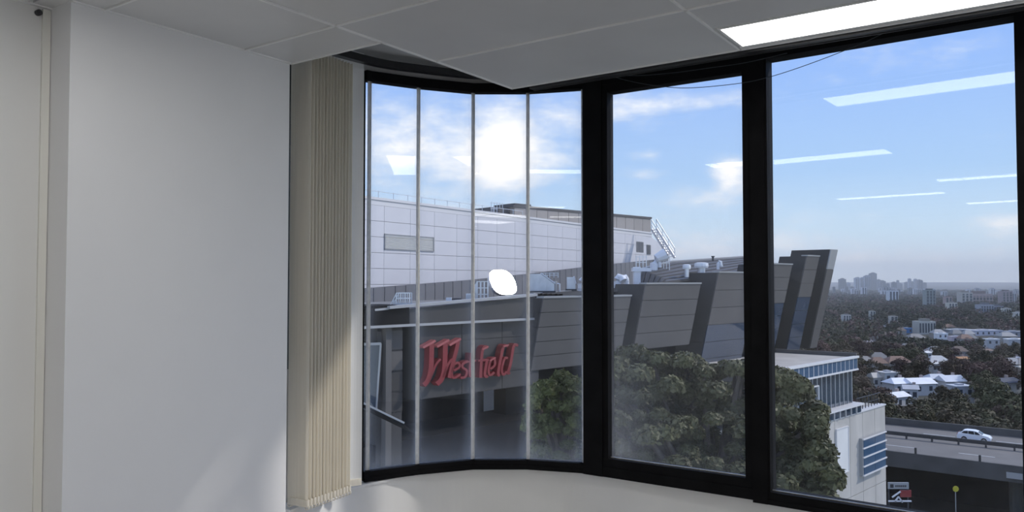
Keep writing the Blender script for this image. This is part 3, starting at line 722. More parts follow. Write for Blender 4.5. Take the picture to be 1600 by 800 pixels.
# sign bay: fascia + wall of boards
aF0, aF1 = VP.pix(480, 500, .3)[0], VP.pix(836, 497, .3)[0]
zf0 = VP.pix(700, 504.5, .3)[1]; zfa = VP.pix(640, 479.5, .3)[1]; zfb = VP.pix(824, 461, .3)[1]
aM = VP.pix(640, 480, .3)[0]
m = MB(); m.extr([VP.p(aM, .3, zf0), VP.p(aF1, .3, zf0), VP.p(aF1, .3, zfb - .1), VP.p(aM, .3, zfa - .1)], Vector((-VP.n.x * 2.5, -VP.n.y * 2.5, 0))); m.build('fascia', 'mall_clad_dark', mb_)
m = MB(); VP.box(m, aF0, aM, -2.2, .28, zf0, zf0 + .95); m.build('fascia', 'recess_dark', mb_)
m = MB(); m.bar(VP.p(aM - 1.3, .25, zfa), VP.p(aF1, .25, zfb), .5, .13); m.build('fascia_cap', 'mall_cap', mb_)
m = MB(); m.bar(VP.p(aM - 2.0, .1, zfa - .1), VP.p(aM - 1.2, .1, zfa - .05), .4, .1); m.build('fascia_cap', 'mall_cap', mb_)
m = MB(); m.bar(VP.p(aF0, .36, zf0 - .03), VP.p(aF1, .36, zf0 - .0), .12, .12); m.build('fascia_sill', 'mall_cap', mb_)
aS0, aS1 = VP.pix(652, 560)[0], VP.pix(842, 560)[0]; zs1 = zf0 - .05; zs0 = VP.pix(700, 619)[1]
m = MB(); VP.box(m, aS0 - .1, aS1, -4.4, -.06, zs0, zs1); sw = m.build('sign_wall', 'mall_clad_dark', mb_)
nb = 4
for r in range(nb):
    h = (zs1 - zs0) / nb
    for c_ in range(3):
        w_ = (aS1 - aS0) / 3; m = MB(); VP.box(m, aS0 + c_ * w_ + .02, aS0 + (c_ + 1) * w_ - .02, -.06, 0, zs0 + r * h + .03, zs0 + (r + 1) * h); m.build('cladding_panel', 'mall_clad_dark', sw)
# left bay: recessed, column, small frame, awning rail
aC = VP.pix(612, 560)[0]
m = MB(); VP.box(m, VP.pix(597, 560)[0], VP.pix(636, 560)[0], -2.0, -.4, -8, zf0 - .02); lb = m.build('bay_wall', 'mall_clad_dark', mb_)
for r in range(4):
    z = zf0 - .3 - r * 1.0; m = MB(); VP.box(m, VP.pix(597, 560)[0], VP.pix(636, 560)[0], -.4, -.36, z - .9, z); m.build('cladding_panel', 'mall_clad' if r in (0, 1) else 'mall_clad_dark', lb)
m = MB(); VP.box(m, VP.pix(603, 560)[0], VP.pix(612, 560)[0], -.36, .0, -8, zf0 - .02); m.build('column', 'mall_clad', mb_)
sf = thing('roller_screen_frame', 'pale metal screen frame on the dark mall bay beside the window jamb', 'frame', at(585, 640, 37))
m = MB(); p0, p1, p2 = at(560, 538, 37), at(595, 537, 37), at(588, 640, 37); m.bar(p0, p1, .09, .12); m.build('top_rail', 'mall_cap', sf)
m = MB(); m.bar(p1, p2, .06, .08); m.build('side_rail', 'mall_cap', sf)
m = MB(); m.extr([p0 + Vector((0, .08, 0)), p1 + Vector((0, .08, 0)), p2 + Vector((0, .08, 0)), at(560, 640, 37) + Vector((0, .08, 0))], (0, .05, 0)); m.build('screen', 'blue_glass_dark', sf)
aw = thing('awning', 'narrow pale edged awning sloping across the dark recess under the mall', 'awning', at(610, 650, 36))
m = MB(); m.bar(at(560, 626, 36), at(632, 661, 36), .06, .07); m.build('edge', 'mall_cap', aw)
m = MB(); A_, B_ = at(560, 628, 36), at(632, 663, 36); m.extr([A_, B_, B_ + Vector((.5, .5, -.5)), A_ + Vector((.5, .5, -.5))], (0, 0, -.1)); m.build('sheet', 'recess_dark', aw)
lowp = Plane((at(700, 440, 36.5).x, 36.5), T45)
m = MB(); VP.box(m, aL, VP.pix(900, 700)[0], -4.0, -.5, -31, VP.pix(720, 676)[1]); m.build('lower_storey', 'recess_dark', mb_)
# roof deck and plant screen up to the white building
m = MB(); z = zf0 + .75
m.extr([VP.p(aF0, -2.2, z), VP.p(aM, -2.2, z), VP.p(VP.pix(1000, 450)[0], -3.3, z), WP.p(WP.pix(1040, 420)[0], 1, z), WP.p(-12, 1, z)], (0, 0, -.4)); m.build('roof_deck', 'deck_membrane', mb_)
SP = Plane(WP.p(0, 3.0, 0).xy, (uw, 1))
sc = [(500, 455.5), (569, 450.5), (740, 437), (823, 428), (920, 416.5), (1040, 404)]
q = [SP.pix(x, y) for x, y in sc]
m = MB(); m.extr([SP.p(q[0][0], 0, -3)] + [SP.p(q[-1][0], 0, -3)] + [SP.p(a, 0, z) for a, z in reversed(q)], Vector((-SP.n.x * .3, -SP.n.y * .3, 0)))
ps = m.build('plant_screen', 'roof_screen', mb_)
for a in np.arange(q[0][0] + .4, q[-1][0] - .2, 1.05):
    z = np.interp(a, [x[0] for x in q], [x[1] for x in q]); m = MB(); SP.box(m, a, a + .98, 0, .05, -2, z - .03); m.build('cladding_panel', 'roof_screen', ps)

# red name sign: each letter a mesh
sg = thing('mall_sign', 'red raised script letters reading Westfield on the dark mall wall', 'sign', VP.p(VP.pix(657, 600, .3)[0], .3, VP.pix(657, 600, .3)[1]))
SLET = [  # (strokes: points in 1/8 pixel from (650,520), width)
    ('W', [([(175, 125), (165, 420), (130, 580), (75, 652)], 58), ([(140, 600), (225, 400), (285, 325)], 26), ([(345, 115), (335, 420), (300, 570), (238, 638)], 58), ([(310, 560), (385, 380), (432, 325)], 28), ([(505, 95), (480, 220), (425, 420), (395, 560)], 46)]),
    ('e', [([(452, 470), (520, 425), (508, 372), (452, 400), (425, 500), (448, 562), (535, 515)], 26)]),
    ('s', [([(628, 352), (565, 385), (562, 430), (612, 470), (595, 545), (535, 562)], 28)]),
    ('t', [([(672, 250), (650, 480), (668, 545), (700, 530)], 30), ([(630, 362), (725, 345)], 22)]),
    ('f', [([(872, 190), (850, 170), (812, 205), (795, 330), (785, 560)], 34), ([(755, 345), (885, 338)], 24)]),
    ('i', [([(862, 352), (838, 500), (850, 545), (875, 535)], 32)]),
    ('e', [([(905, 452), (962, 400), (955, 318), (908, 350), (885, 470), (905, 528), (955, 490)], 26)]),
    ('l', [([(1128, 165), (1075, 165), (1040, 300), (1005, 500), (1025, 530)], 34)]),
    ('d', [([(1125, 315), (1085, 320), (1050, 450), (1070, 522), (1112, 480)], 26), ([(1252, 160), (1200, 160), (1160, 380), (1125, 500), (1150, 490)], 32)])]
LIT_SERIF = {0: [([(60, 182), (215, 97)], 26), ([(235, 172), (385, 87)], 26), ([(392, 152), (530, 72)], 26)], 4: [([(800, 210), (875, 168)], 16)], 6: [([(895, 350), (965, 305)], 14)], 7: [([(1065, 172), (1128, 150)], 14)]}
def sp_(x, y, n): 
    a, z = VP.pix(650 + x / 8, 520 + y / 8, .3); return VP.p(a, n, z)
def strokes(lst, n0, n1):
    m = MB()
    for pl, w in lst:
        P = smooth_path([Vector((x, y, 0)) for x, y in pl], 4) if len(pl) > 2 else [Vector((*p, 0)) for p in pl]
        Lf, Rt = [], []
        for i, p in enumerate(P):
            d = (P[min(i + 1, len(P) - 1)] - P[max(i - 1, 0)]).normalized(); nn = Vector((-d.y, d.x, 0)) * (w / 2); Lf.append(p + nn); Rt.append(p - nn)
        vs = []; fs = []; k = len(P)
        for l_, r_ in zip(Lf, Rt): vs += [sp_(l_.x, l_.y, n1), sp_(r_.x, r_.y, n1), sp_(r_.x, r_.y, n0), sp_(l_.x, l_.y, n0)]
        for i in range(k - 1):
            o = 4 * i; n_ = o + 4
            for j in range(4): fs.append([o + j, o + (j + 1) % 4, n_ + (j + 1) % 4, n_ + j])
        fs += [[0, 3, 2, 1], [4 * k - 4, 4 * k - 3, 4 * k - 2, 4 * k - 1]]
        m.add(vs, fs)
    return m
for i, (nm, lst) in enumerate(SLET):
    lo = strokes(lst, .05, .45).build('letter', 'sign_red', sg); lo['label'] = 'red letter ' + nm
    if i in LIT_SERIF: strokes(LIT_SERIF[i], .1, .5).build('lit_serif', 'sign_red_lit', lo)

# ------------------------------------------------------------------ rooftop equipment
def ship_ladder(label, px, py, Y, w_px, h_px, foot, sc_=1.0):
    """railed platform with a steep stair down to foot pixel"""
    p = at(px, py, Y); w = w_px / F * Y; h = h_px / F * Y; X = Vector((1, 0, 0)); Zv = Vector((0, 0, 1)); Yv = Vector((0, 1, 0))
    t_ = thing('access_ladder', label, 'ladder', p)
    m = MB(); m.box(p.x, p.x + w, p.y, p.y + .8, p.z - .07, p.z); m.build('platform', 'galvanised', t_)
    for dy in (0, .8):
        for k_ in range(4):
            m = MB(); c = p + X * (w * k_ / 3) + Yv * dy; m.bar(c, c + Zv * h, .05); m.build('post', 'galvanised', t_)
        for k_ in (1, 2, 3):
            m = MB(); c = p + Yv * dy + Zv * (h * k_ / 3); m.bar(c, c + X * w, .045); m.build('rail', 'galvanised', t_)
    q = at(*foot, Y); stair_run(t_, q, p, Yv, .8, 8, h * .95, .045)
ship_ladder('steel roof access ladder with railed platform at the left end of the mall roof', 619, 483, 38.5, 21, 25, (606, 508))
ship_ladder('steel roof access ladder with railed platform beside the made-up glare hatch', 745, 470, 43, 17, 30, (738, 480))
t_ = thing('roof_unit', 'black air conditioning box with small pale head on the mall roof edge', 'machine', at(709, 478, 41.5))
m = MB(); p = at(703, 477, 41.5); q = at(721, 466, 41.5); m.box(p.x, q.x, 41.5, 42.4, p.z, q.z); m.build('casing', 'unit_dark', t_)
m = MB(); p = at(697, 474, 41.3); m.box(p.x, p.x + .28, 41.2, 41.6, p.z, p.z + .3); m.bar((p.x + .14, 41.4, p.z - .3), (p.x + .14, 41.4, p.z), .06); m.build('head', 'white_steel', t_)
m = MB(); p = at(700, 477, 41.4); m.box(p.x + .3, p.x + .6, 41.35, 41.5, p.z + .02, p.z + .2); m.build('grille', 'sign_grey', t_)
t_ = thing('roof_cabinet', 'pale metal cabinet standing behind the roof ladder on the mall', 'cabinet', at(733, 475, 43.5))
m = MB(); p = at(728, 475, 43.5); q = at(737, 459, 43.5); m.box(p.x, q.x, 43.5, 44.2, p.z, q.z); m.build('body', 'white_steel', t_)
m = MB(); m.box(p.x + .03, q.x - .03, 43.47, 43.5, p.z + .05, q.z - .05); m.build('door', 'galvanised', t_)
# hatch made up for the roof glare, tilted to mirror the sun
ctr = at(786, 441, 45.5); nrm = ((EYE - ctr).normalized() + SUN).normalized(); hx = Vector((0, 0, 1)).cross(nrm).normalized(); hy = nrm.cross(hx)
t_ = thing('glare_hatch', 'made-up polished metal hatch, tilted to throw back a dazzling sun glare', 'hatch', ctr - Vector((0, 0, .9)))
def disc(mb, c, ex, ey, ez, rx, ry, d, n=24, pw=2.6):
    ring = []
    for k_ in range(n):
        a = 2 * math.pi * k_ / n; ca, sa = math.cos(a), math.sin(a)
        ring.append(c + ex * (rx * math.copysign(abs(ca) ** (2 / pw), ca)) + ey * (ry * math.copysign(abs(sa) ** (2 / pw), sa)))
    mb.extr(ring, ez * -d)
m = MB(); disc(m, ctr, hx, hy, nrm, .95, .82, .06); m.build('lid', 'polished_metal', t_)
m = MB(); disc(m, ctr - nrm * .06, hx, hy, nrm, .86, .74, .25); m.build('curb', 'galvanised', t_)
m = MB(); b = ctr - nrm * .2; m.bar(b, (b.x, b.y, zf0 + .7), .25); m.bar(b + hx * .4, (b.x + hx.x * .4, b.y + hx.y * .4, zf0 + .7), .1); m.build('stand', 'galvanised', t_)
def hood(label, x0, y0, x1, y1, Y, cut, matn='galvanised'):
    """roof cowl: box with a sloping hooded front, flange and ribs; pixel box x0..x1, y0 (top)..y1"""
    p = at(x0, y1, Y); q = at(x1, y0, Y); w = q.x - p.x; h = q.z - p.z; t_ = thing('roof_cowl', label, 'vent', p)
    prof = [(0, 0), (w, 0), (w, h * .45), (w * (1 - cut), h), (0, h)]
    m = MB(); m.extr([(p.x + a, Y, p.z + b) for a, b in prof], (0, w * .9, 0)); m.build('duct', matn, t_)
    m = MB(); a_ = Vector((p.x + w * 1.02, Y - .04, p.z + h * .45)); b_ = Vector((p.x + w * (1 - cut), Y - .04, p.z + h * 1.02)); m.extr([a_, b_, b_ + Vector((0, w * .9 + .08, 0)), a_ + Vector((0, w * .9 + .08, 0))], (.05, 0, .05)); m.build('hood_sheet', 'white_steel', t_)
    for k_ in range(3):
        m = MB(); xx = p.x + w * (k_ + .5) / 3.6; m.box(xx, xx + .05, Y - .05, Y, p.z, p.z + h * .95); m.build('rib', matn, t_)
    m = MB(); m.box(p.x - .08, p.x + w + .08, Y - .08, Y + w * .9 + .08, p.z - .06, p.z + .06); m.build('flange', 'unit_dark', t_)
hood('large grey duct hood with sloping white top on the mall roof', 828, 428, 866, 456, 50, .55)
def cowl(label, x0, y0, x1, y1, Y, face=1):
    """bent round cowl"""
    p = at((x0 + x1) / 2, y1, Y); r = (x1 - x0) / 2 / F * Y * .62; h = (y1 - y0) / F * Y; t_ = thing('roof_cowl', label, 'vent', p)
    path = [p, p + Vector((0, 0, h * .45)), p + Vector((.12 * r * face, 0, h * .62)), p + Vector((.5 * r * face, 0, h * .78)), p + Vector((1.1 * r * face, -.1, h * .72)), p + Vector((1.5 * r * face, -.2, h * .5))]
    m = MB(); m.tube(path, [r, r, r, r * .98, r * .95, r * 1.05], 14); m.build('duct', 'white_steel', t_, smooth=False)
    for f_ in (.12, .42):
        m = MB(); c = p + Vector((0, 0, h * f_)); m.tube([c, c + Vector((0, 0, .07))], r * 1.08, 14); m.build('collar', 'galvanised', t_)
hood('grey ribbed plant cabinet hood beside the black mullion on the mall roof', 886, 433, 899, 453, 52, .2)
cowl('white bent cowl just left of the black mullion', 898, 431, 922, 455, 51.5)
cowl('white bent cowl just right of the black mullion, lower of two', 955, 428, 974, 450, 54)
cowl('white bent cowl right of the black mullion, beside the pale duct', 972, 428, 986, 449, 54.5, -1)
t_ = thing('roof_pump', 'small greenish pump set between the grey hood and ribbed cabinet', 'machine', at(870, 456, 51))
m = MB(); p = at(867, 456, 51); m.tube([p, p + Vector((0, 0, .7))], .16, 10); m.build('motor', 'mall_cap', t_)
m = MB(); m.tube([p + Vector((.3, 0, 0)), p + Vector((.3, 0, .5)), p + Vector((0, 0, .55))], .07, 8); m.build('pipe', 'galvanised', t_)
t_ = thing('roof_duct', 'tall pale rectangular duct at the left end of the stepped mall roof', 'duct', at(995, 446, 55))
m = MB(); p = at(991, 447, 55); q = at(1001, 417, 55); m.box(p.x, q.x, 55, 55.6, p.z, q.z); m.build('riser', 'white_steel', t_)
m = MB(); p = at(989, 424, 54.9); q = at(1018, 418.5, 54.9); m.box(p.x, q.x, 54.9, 55.7, p.z, q.z); m.build('cross_duct', 'white_steel', t_)
t_ = thing('roof_duct', 'white elbow duct rising beside the steel stair of the white building', 'duct', at(1020, 425, 58))
m = MB(); m.tube([at(1021, 425, 58), at(1022, 412, 58), at(1026, 404, 58), at(1040, 398, 58)], [.30, .30, .34, .5], 10); m.build('elbow', 'white_steel', t_)
m = MB(); m.tube([at(1031, 418, 58), at(1030, 404, 58)], .13, 8); m.build('strut', 'white_steel', t_)
def guard(label, x0, x1, y0, y1, Y, n):
    t_ = thing('guard_rail', label, 'railing', at(x0, y1, Y))
    for k_ in range(n):
        m = MB(); c = at(x0 + (x1 - x0) * k_ / (n - 1), y1, Y); m.bar(c, (c.x, c.y, at(x0, y0, Y).z), .05); m.build('post', 'galvanised', t_)
    for f_ in (.1, .5):
        m = MB(); yy = y0 + (y1 - y0) * f_; m.bar(at(x0, yy, Y), at(x1, yy, Y), .045); m.build('rail', 'galvanised', t_)
guard('short steel guard rail above the pale duct at the stepped roof', 994, 1010, 399, 421, 56, 4)
guard('steel guard rail beside the white elbow duct on the stepped roof', 1037, 1046, 398, 424, 58.5, 3)
guard('small steel guard rail behind the grey duct hood', 846, 872, 426, 434, 58, 5)
def mushroom(label, xc, y0, y1, wpx, Y, capf=1.0):
    p = at(xc, y1 + 3, Y); h = at(xc, y0, Y).z - p.z; r = wpx / 2 / F * Y; t_ = thing('roof_vent', label, 'vent', p)
    m = MB(); m.tube([p, p + Vector((0, 0, h * .7))], r * .55, 12); m.build('stack', 'galvanised', t_)
    m = MB(); m.tube([p + Vector((0, 0, h * .62)), p + Vector((0, 0, h * .75)), p + Vector((0, 0, h * .95)), p + Vector((0, 0, h))], [r * .9, r, r * .95 * capf, r * .5 * capf], 14); m.build('cap', 'white_steel', t_)
mushroom('round capped roof vent, leftmost on the stepped mall roof', 1073, 413, 430, 13, 57)
mushroom('wide flat capped roof vent in the middle of the stepped mall roof', 1096, 410, 430, 22, 58, 1.0)
t_ = thing('roof_vent', 'thin bent gooseneck vent near the black mullion on the stepped roof', 'vent', at(1122, 420, 60))
m = MB(); m.tube([at(1122, 421, 60), at(1122, 411, 60), at(1123.5, 408.5, 60), at(1126, 409, 60), at(1126.5, 414, 60)], .12, 8); m.build('pipe', 'white_steel', t_)
m = MB(); c = at(1126.5, 414, 60); m.tube([c, c - Vector((0, 0, .12))], .16, 8); m.build('mouth', 'galvanised', t_)
t_ = thing('roof_post', 'small dark post on the ridge of the stepped mall roof', 'post', at(1114, 408, 61))
m = MB(); m.tube([at(1114, 408, 61), at(1114, 402, 61)], .08, 8); m.build('shaft', 'unit_dark', t_)
m = MB(); c = at(1114, 402, 61); m.tube([c, c + Vector((0, 0, .1))], .13, 8); m.build('cap', 'unit_dark', t_)

# ------------------------------------------------------------------ blue glass office with concrete base
GP = Plane((at(1337, 440, 62).x, 62.0), T45)
gb = thing('glass_office', 'concrete office block with blue glass bands and white roof at the foot of the mall', 'building', GP.p(0, 0, -31))
zR = GP.pix(1337, 558)[1]; aG0 = GP.pix(1205, 570)[0]
m = MB(); m.extr([GP.p(aG0, 0, zR), GP.p(0, 0, zR), GP.p(-.8, -7.5, zR), GP.p(aG0, -11, zR)], (0, 0, -.3)); m.build('roof_deck', 'concrete', gb)
m = MB(); m.bar(GP.p(aG0, .0, zR + .02), GP.p(.1, .0, zR + .02), .3, .16); m.build('parapet_cap', 'white_edge', gb)
m = MB(); m.bar(GP.p(.0, .0, zR + .1), GP.p(-.8, -7.5, zR + .1), .25, .4); m.bar(GP.p(-.8, -7.5, zR + .1), GP.p(-9, -8.5, zR + .1), .25, .4); m.build('back_parapet', 'mall_clad', gb)
zS = GP.pix(1337, 577)[1]; NPn = 18; pw = -aG0 / NPn
m = MB(); GP.box(m, aG0, 0, -6, -.06, zS, zR - .1); m.build('spandrel_core', 'mall_clad', gb)
pm1 = MB().box(.03, pw - .03, -.05, 0, .03, zR - zS - .12).mesh('pane', 'blue_glass'); rz45 = math.atan2(T45.y, T45.x)
mm1 = MB().box(-.03, .03, -.05, .05, 0, zR - zS - .05).mesh('mullion', 'white_edge')
for i in range(NPn):
    link('pane', pm1, gb, loc=GP.p(aG0 + i * pw, 0, zS), rot=(0, 0, rz45)); link('mullion', mm1, gb, loc=GP.p(aG0 + (i + 1) * pw - (.03 if i == NPn - 1 else 0), 0, zS), rot=(0, 0, rz45))
m = MB(); m.bar(GP.p(aG0, .04, zS), GP.p(.05, .04, zS), .16, .12); m.build('transom', 'white_edge', gb)
zL = GP.pix(1342, 629)[1]
m = MB(); GP.box(m, aG0, -.1, -7, -.5, zL, zS); m.build('curtain_core', 'recess_dark', gb)
pm2 = MB().box(.03, pw - .03, -.04, 0, .03, zS - zL - .05).mesh('pane', 'blue_glass_dark'); mm2 = MB().box(-.025, .025, -.08, .03, 0, zS - zL).mesh('mullion', 'galvanised')
for i in range(NPn):
    link('pane', pm2, gb, loc=GP.p(aG0 + i * pw, -.42, zL), rot=(0, 0, rz45)); link('mullion', mm2, gb, loc=GP.p(aG0 + (i + 1) * pw - .1, -.42, zL), rot=(0, 0, rz45))
m = MB(); a_ = GP.pix(1277, 600)[0]; m.bar(GP.p(a_, -.3, zL), GP.p(a_, -.3, zL + 1.9), .09); m.bar(GP.p(a_ + .9, -.3, zL), GP.p(a_ + .9, -.3, zL + 1.9), .09); m.bar(GP.p(a_, -.3, zL + 1.9), GP.p(a_ + .9, -.3, zL + 1.9), .09); m.build('door_frame', 'white_edge', gb)
aW1 = GP.pix(1381.5, 640)[0]; zW = zL - .75; aLd = GP.pix(1343, 628)[0]
m = MB(); GP.box(m, aG0, aLd, -.9, .35, zL - .14, zL); m.build('ledge', 'white_edge', gb)
m = MB(); GP.box(m, aG0, aLd - .1, -.9, .12, zW, zL - .14); m.build('strip_core', 'recess_dark', gb)
n_ = 14; w_ = (aLd - .1 - aG0) / n_
for i in range(n_):
    m = MB(); GP.box(m, aG0 + i * w_ + .1, aG0 + (i + 1) * w_ - .05, .12, .18, zW + .06, zL - .16); m.build('pane', 'blue_glass_dark', gb)
    m = MB(); GP.box(m, aG0 + i * w_ - .04, aG0 + i * w_ + .08, .12, .24, zW, zL - .14); m.build('mullion', 'galvanised', gb)
cw = MB(); GP.box(cw, aG0, aW1, -9, .0, -31, zW); cw = cw.build('concrete_wall', 'concrete', gb)
cuts = [aG0] + [GP.pix(x, 700)[0] for x in (1290, 1303, 1327, 1347, 1366)] + [aW1]
for a_, b_ in zip(cuts[:-1], cuts[1:]):
    for (za, zb_) in ((zW - 6.2, zW - .02), (-31, zW - 6.25)):
        m = MB(); GP.box(m, a_ + .03, b_ - .03, 0, .07, za, zb_); m.build('panel', 'concrete', cw)
m = MB(); GP.box(m, aG0, aW1 + .06, -.5, .14, zW - .02, zW + .08); m.build('coping', 'white_edge', cw)
a0, z1_ = GP.pix(1306, 672, .1); a1, z0_ = GP.pix(1325, 735, .1)
m = MB(); GP.box(m, a0, a1, .07, .16, z0_, z1_); wp = m.build('wall_board', 'roof_white', gb)
for q_ in ((a0 - .06, a0, z0_, z1_), (a1, a1 + .06, z0_, z1_), (a0, a1, z1_, z1_ + .06), (a0, a1, z0_ - .06, z0_)):
    m = MB(); GP.box(m, q_[0], q_[1], .07, .2, q_[2], q_[3]); m.build('frame', 'white_edge', wp)
a0, z1_ = GP.pix(1349, 686, .4); a1, z0_ = GP.pix(1385, 729, .4)
wbx = MB(); GP.box(wbx, a0, a1, .02, .36, z0_, z1_); wbx = wbx.build('bay_window', 'mall_cap', gb)
for c_ in range(2):
    for r in range(4):
        m = MB(); ww = (a1 - a0 - .15) / 2; hh = (z1_ - z0_ - .15) / 4
        GP.box(m, a0 + .1 + c_ * ww, a0 + .1 + (c_ + 1) * ww - .05, .36, .4, z0_ + .1 + r * hh, z0_ + .1 + (r + 1) * hh - .1); m.build('pane', 'blue_glass', wbx)
for r in range(5):
    z = z0_ + .05 + r * (z1_ - z0_ - .1) / 4; m = MB(); m.bar(GP.p(a0 - .05, .4, z), GP.p(a1 + .05, .4, z), .12, .1); m.build('transom', 'white_edge', wbx)
# terrace railing
aR0, aR1 = GP.pix(1343, 632)[0], aW1 - .2
for i in range(9):
    m = MB(); a_ = aR0 + (aR1 - aR0) * i / 8; m.bar(GP.p(a_, -.25, zW + .08), GP.p(a_, -.25, zW + 1.0), .05); m.build('rail_post', 'unit_dark', gb)
m = MB(); m.bar(GP.p(aR0, -.25, zW + 1.0), GP.p(aR1, -.25, zW + 1.0), .06); m.bar(GP.p(aR0, -.25, zW + .5), GP.p(aR1, -.25, zW + .5), .04); m.build('rail', 'unit_dark', gb)
for i in range(4):
    m = MB(); n__ = -.25 - i * .9; m.bar(GP.p(aR1, n__, zW + .08), GP.p(aR1, n__, zW + 1.0), .05); m.build('rail_post', 'unit_dark', gb)

# ------------------------------------------------------------------ trees
def leaf_quads(centres, radii, n, size, flat=.75):
    """n leaf cards scattered over ellipsoid lobes; numpy arrays of verts"""
    k = RNG.integers(0, len(centres), n); c = np.asarray(centres)[k]; r = np.asarray(radii)[k][:, None]
    d = RNG.normal(size=(n, 3)); d /= np.linalg.norm(d, axis=1)[:, None]; d[:, 2] = np.where(d[:, 2] < -.35, -d[:, 2] * .6, d[:, 2])
    rad = r * (0.72 + .34 * RNG.random((n, 1)))
    p = c + d * rad * np.array([1, 1, flat])
    nn = d + RNG.normal(size=(n, 3)) * .55; nn[:, 2] += .35; nn /= np.linalg.norm(nn, axis=1)[:, None]
    t = np.cross(nn, RNG.normal(size=(n, 3))); t /= np.linalg.norm(t, axis=1)[:, None]; b = np.cross(nn, t)
    s = size * (.6 + .8 * RNG.random((n, 1)))
    return np.stack([p - t * s, p - b * s * .55, p + t * s, p + b * s * .55], 1).reshape(-1, 3)
def cards_mesh(name, V, mats, extra=None):
    n = len(V) // 4; me = bpy.data.meshes.new(name)
    ev, ef = ([], []) if extra is None else (extra.v, extra.f)
    me.vertices.add(len(V) + len(ev)); co = np.concatenate([V, np.array(ev, dtype=float).reshape(-1, 3)]) if ev else V
    me.vertices.foreach_set('co', co.astype(np.float32).ravel())
    loops = list(np.arange(4 * n)); starts = list(np.arange(n) * 4); tot = [4] * n
    for f in ef:
        starts.append(len(loops)); loops += [len(V) + i for i in f]; tot.append(len(f))
    me.loops.add(len(loops)); me.loops.foreach_set('vertex_index', np.array(loops, dtype=np.int32))
    me.polygons.add(len(starts)); me.polygons.foreach_set('loop_start', np.array(starts, dtype=np.int32)); me.polygons.foreach_set('loop_total', np.array(tot, dtype=np.int32))
    for m_ in (mats if isinstance(mats, (list, tuple)) else [mats]): me.materials.append(MATS[m_])
    if ef: me.polygons.foreach_set('material_index', np.array([0] * n + [1] * len(ef), dtype=np.int32))
    me.update(calc_edges=True); me.validate(); return me
def pix_tree(name, label, group, outline, Y0, Y1, nl, rpx, nleaf, size, matn, trunk_px):
    """tree whose crown fills a pixel outline, lobes spread in depth between Y0 and Y1"""
    def inside(x, y):
        c = False; j = len(outline) - 1
        for i in range(len(outline)):
            xi, yi = outline[i]; xj, yj = outline[j]
            if (yi > y) != (yj > y) and x < (xj - xi) * (y - yi) / (yj - yi) + xi: c = not c
            j = i
        return c
    xs = [p[0] for p in outline]; ys = [p[1] for p in outline]; C_, R_ = [], []
    tries = 0
    while len(C_) < nl and tries < 5000:
        tries += 1; x = random.uniform(min(xs), max(xs)); y = random.uniform(min(ys), max(ys))
        if len(C_) < nl * .33:
            i = random.randrange(len(outline)); j = (i + 1) % len(outline); t = random.random(); x = outline[i][0] + (outline[j][0] - outline[i][0]) * t; y = outline[i][1] + (outline[j][1] - outline[i][1]) * t + 4
        elif not inside(x, y): continue
        f = (y - min(ys)) / (max(ys) - min(ys)); Y = Y1 + (Y0 - Y1) * min(1, f * .9 + random.uniform(-.15, .25))
        C_.append(at(x, y, Y)); R_.append(random.uniform(*rpx) / F * Y)
    for _ in range(nl * 3):
        x = random.uniform(min(xs), max(xs)); y = random.uniform(min(ys) + 25, max(ys))
        if inside(x, y - 14) and inside(x - 12, y) and inside(x + 12, y) and len(C_) < nl * 1.35: C_.append(at(x, y, Y1 + random.uniform(.5, 2.0))); R_.append(rpx[1] / F * Y1)
    base = at(*trunk_px); t_ = thing(name, label, 'tree', (base.x, base.y, -31), group=group)
    fo = link('foliage', cards_mesh('foliage', leaf_quads([tuple(c) for c in C_], R_, nleaf, size), matn), t_); fo['kind'] = 'stuff'
    top = Vector((base.x, base.y, base.z)); m = MB(); m.tube([(base.x, base.y, -31), (base.x + .2, base.y, -22), top], [.75, .6, .45], 10); m.build('trunk', 'bark', t_)
    for c in C_[::4]:
        m = MB(); m.tube([top - Vector((0, 0, 1)), top.lerp(c, .55) + Vector((0, 0, -.3)), c], [.24, .14, .05], 6); m.build('branch', 'bark', t_)
    return t_
fig = [(950, 585), (962, 558), (1000, 551), (1040, 566), (1075, 562), (1105, 582), (1135, 574), (1165, 575), (1200, 578), (1232, 592), (1262, 612), (1276, 645), (1272, 668), (1282, 700), (1300, 735), (1296, 770), (1270, 800), (1200, 830), (1060, 830), (960, 800), (925, 740), (925, 640)]
pix_tree('fig_tree', 'broad dark green fig tree filling the foot of the casement', None, fig, 24, 31, 300, (14, 24), 170000, .11, 'leaf_fig', (1110, 790, 28))
ft2 = [(838, 610), (850, 598), (868, 596), (874, 582), (884, 588), (900, 598), (925, 600), (945, 620), (945, 700), (930, 740), (880, 745), (840, 735), (826, 690), (830, 640)]
pix_tree('fig_tree', 'smaller tree with yellow green top behind the narrow glass strips', None, ft2, 30, 33, 90, (9, 15), 40000, .12, 'leaf_light', (885, 740, 33))

def suburb_mesh(kind):
    nl = 12; C_, R_ = [], []
    for i in range(nl):
        a = random.uniform(0, 2 * math.pi); r = random.uniform(0, 2.9); z = random.uniform(3.0, 7.2) - r * .45; C_.append((r * math.cos(a), r * math.sin(a), z)); R_.append(random.uniform(1.2, 2.0))
    ex = MB(); ex.tube([(0, 0, -1.5), (0, 0, 4)], [.25, .15], 6)
    return cards_mesh('suburb_tree', leaf_quads(C_, R_, 1500, .30), [kind, 'bark'], ex)
SUBM = [suburb_mesh('leaf_suburb') for _ in range(4)] + [suburb_mesh('leaf_brown') for _ in range(2)]

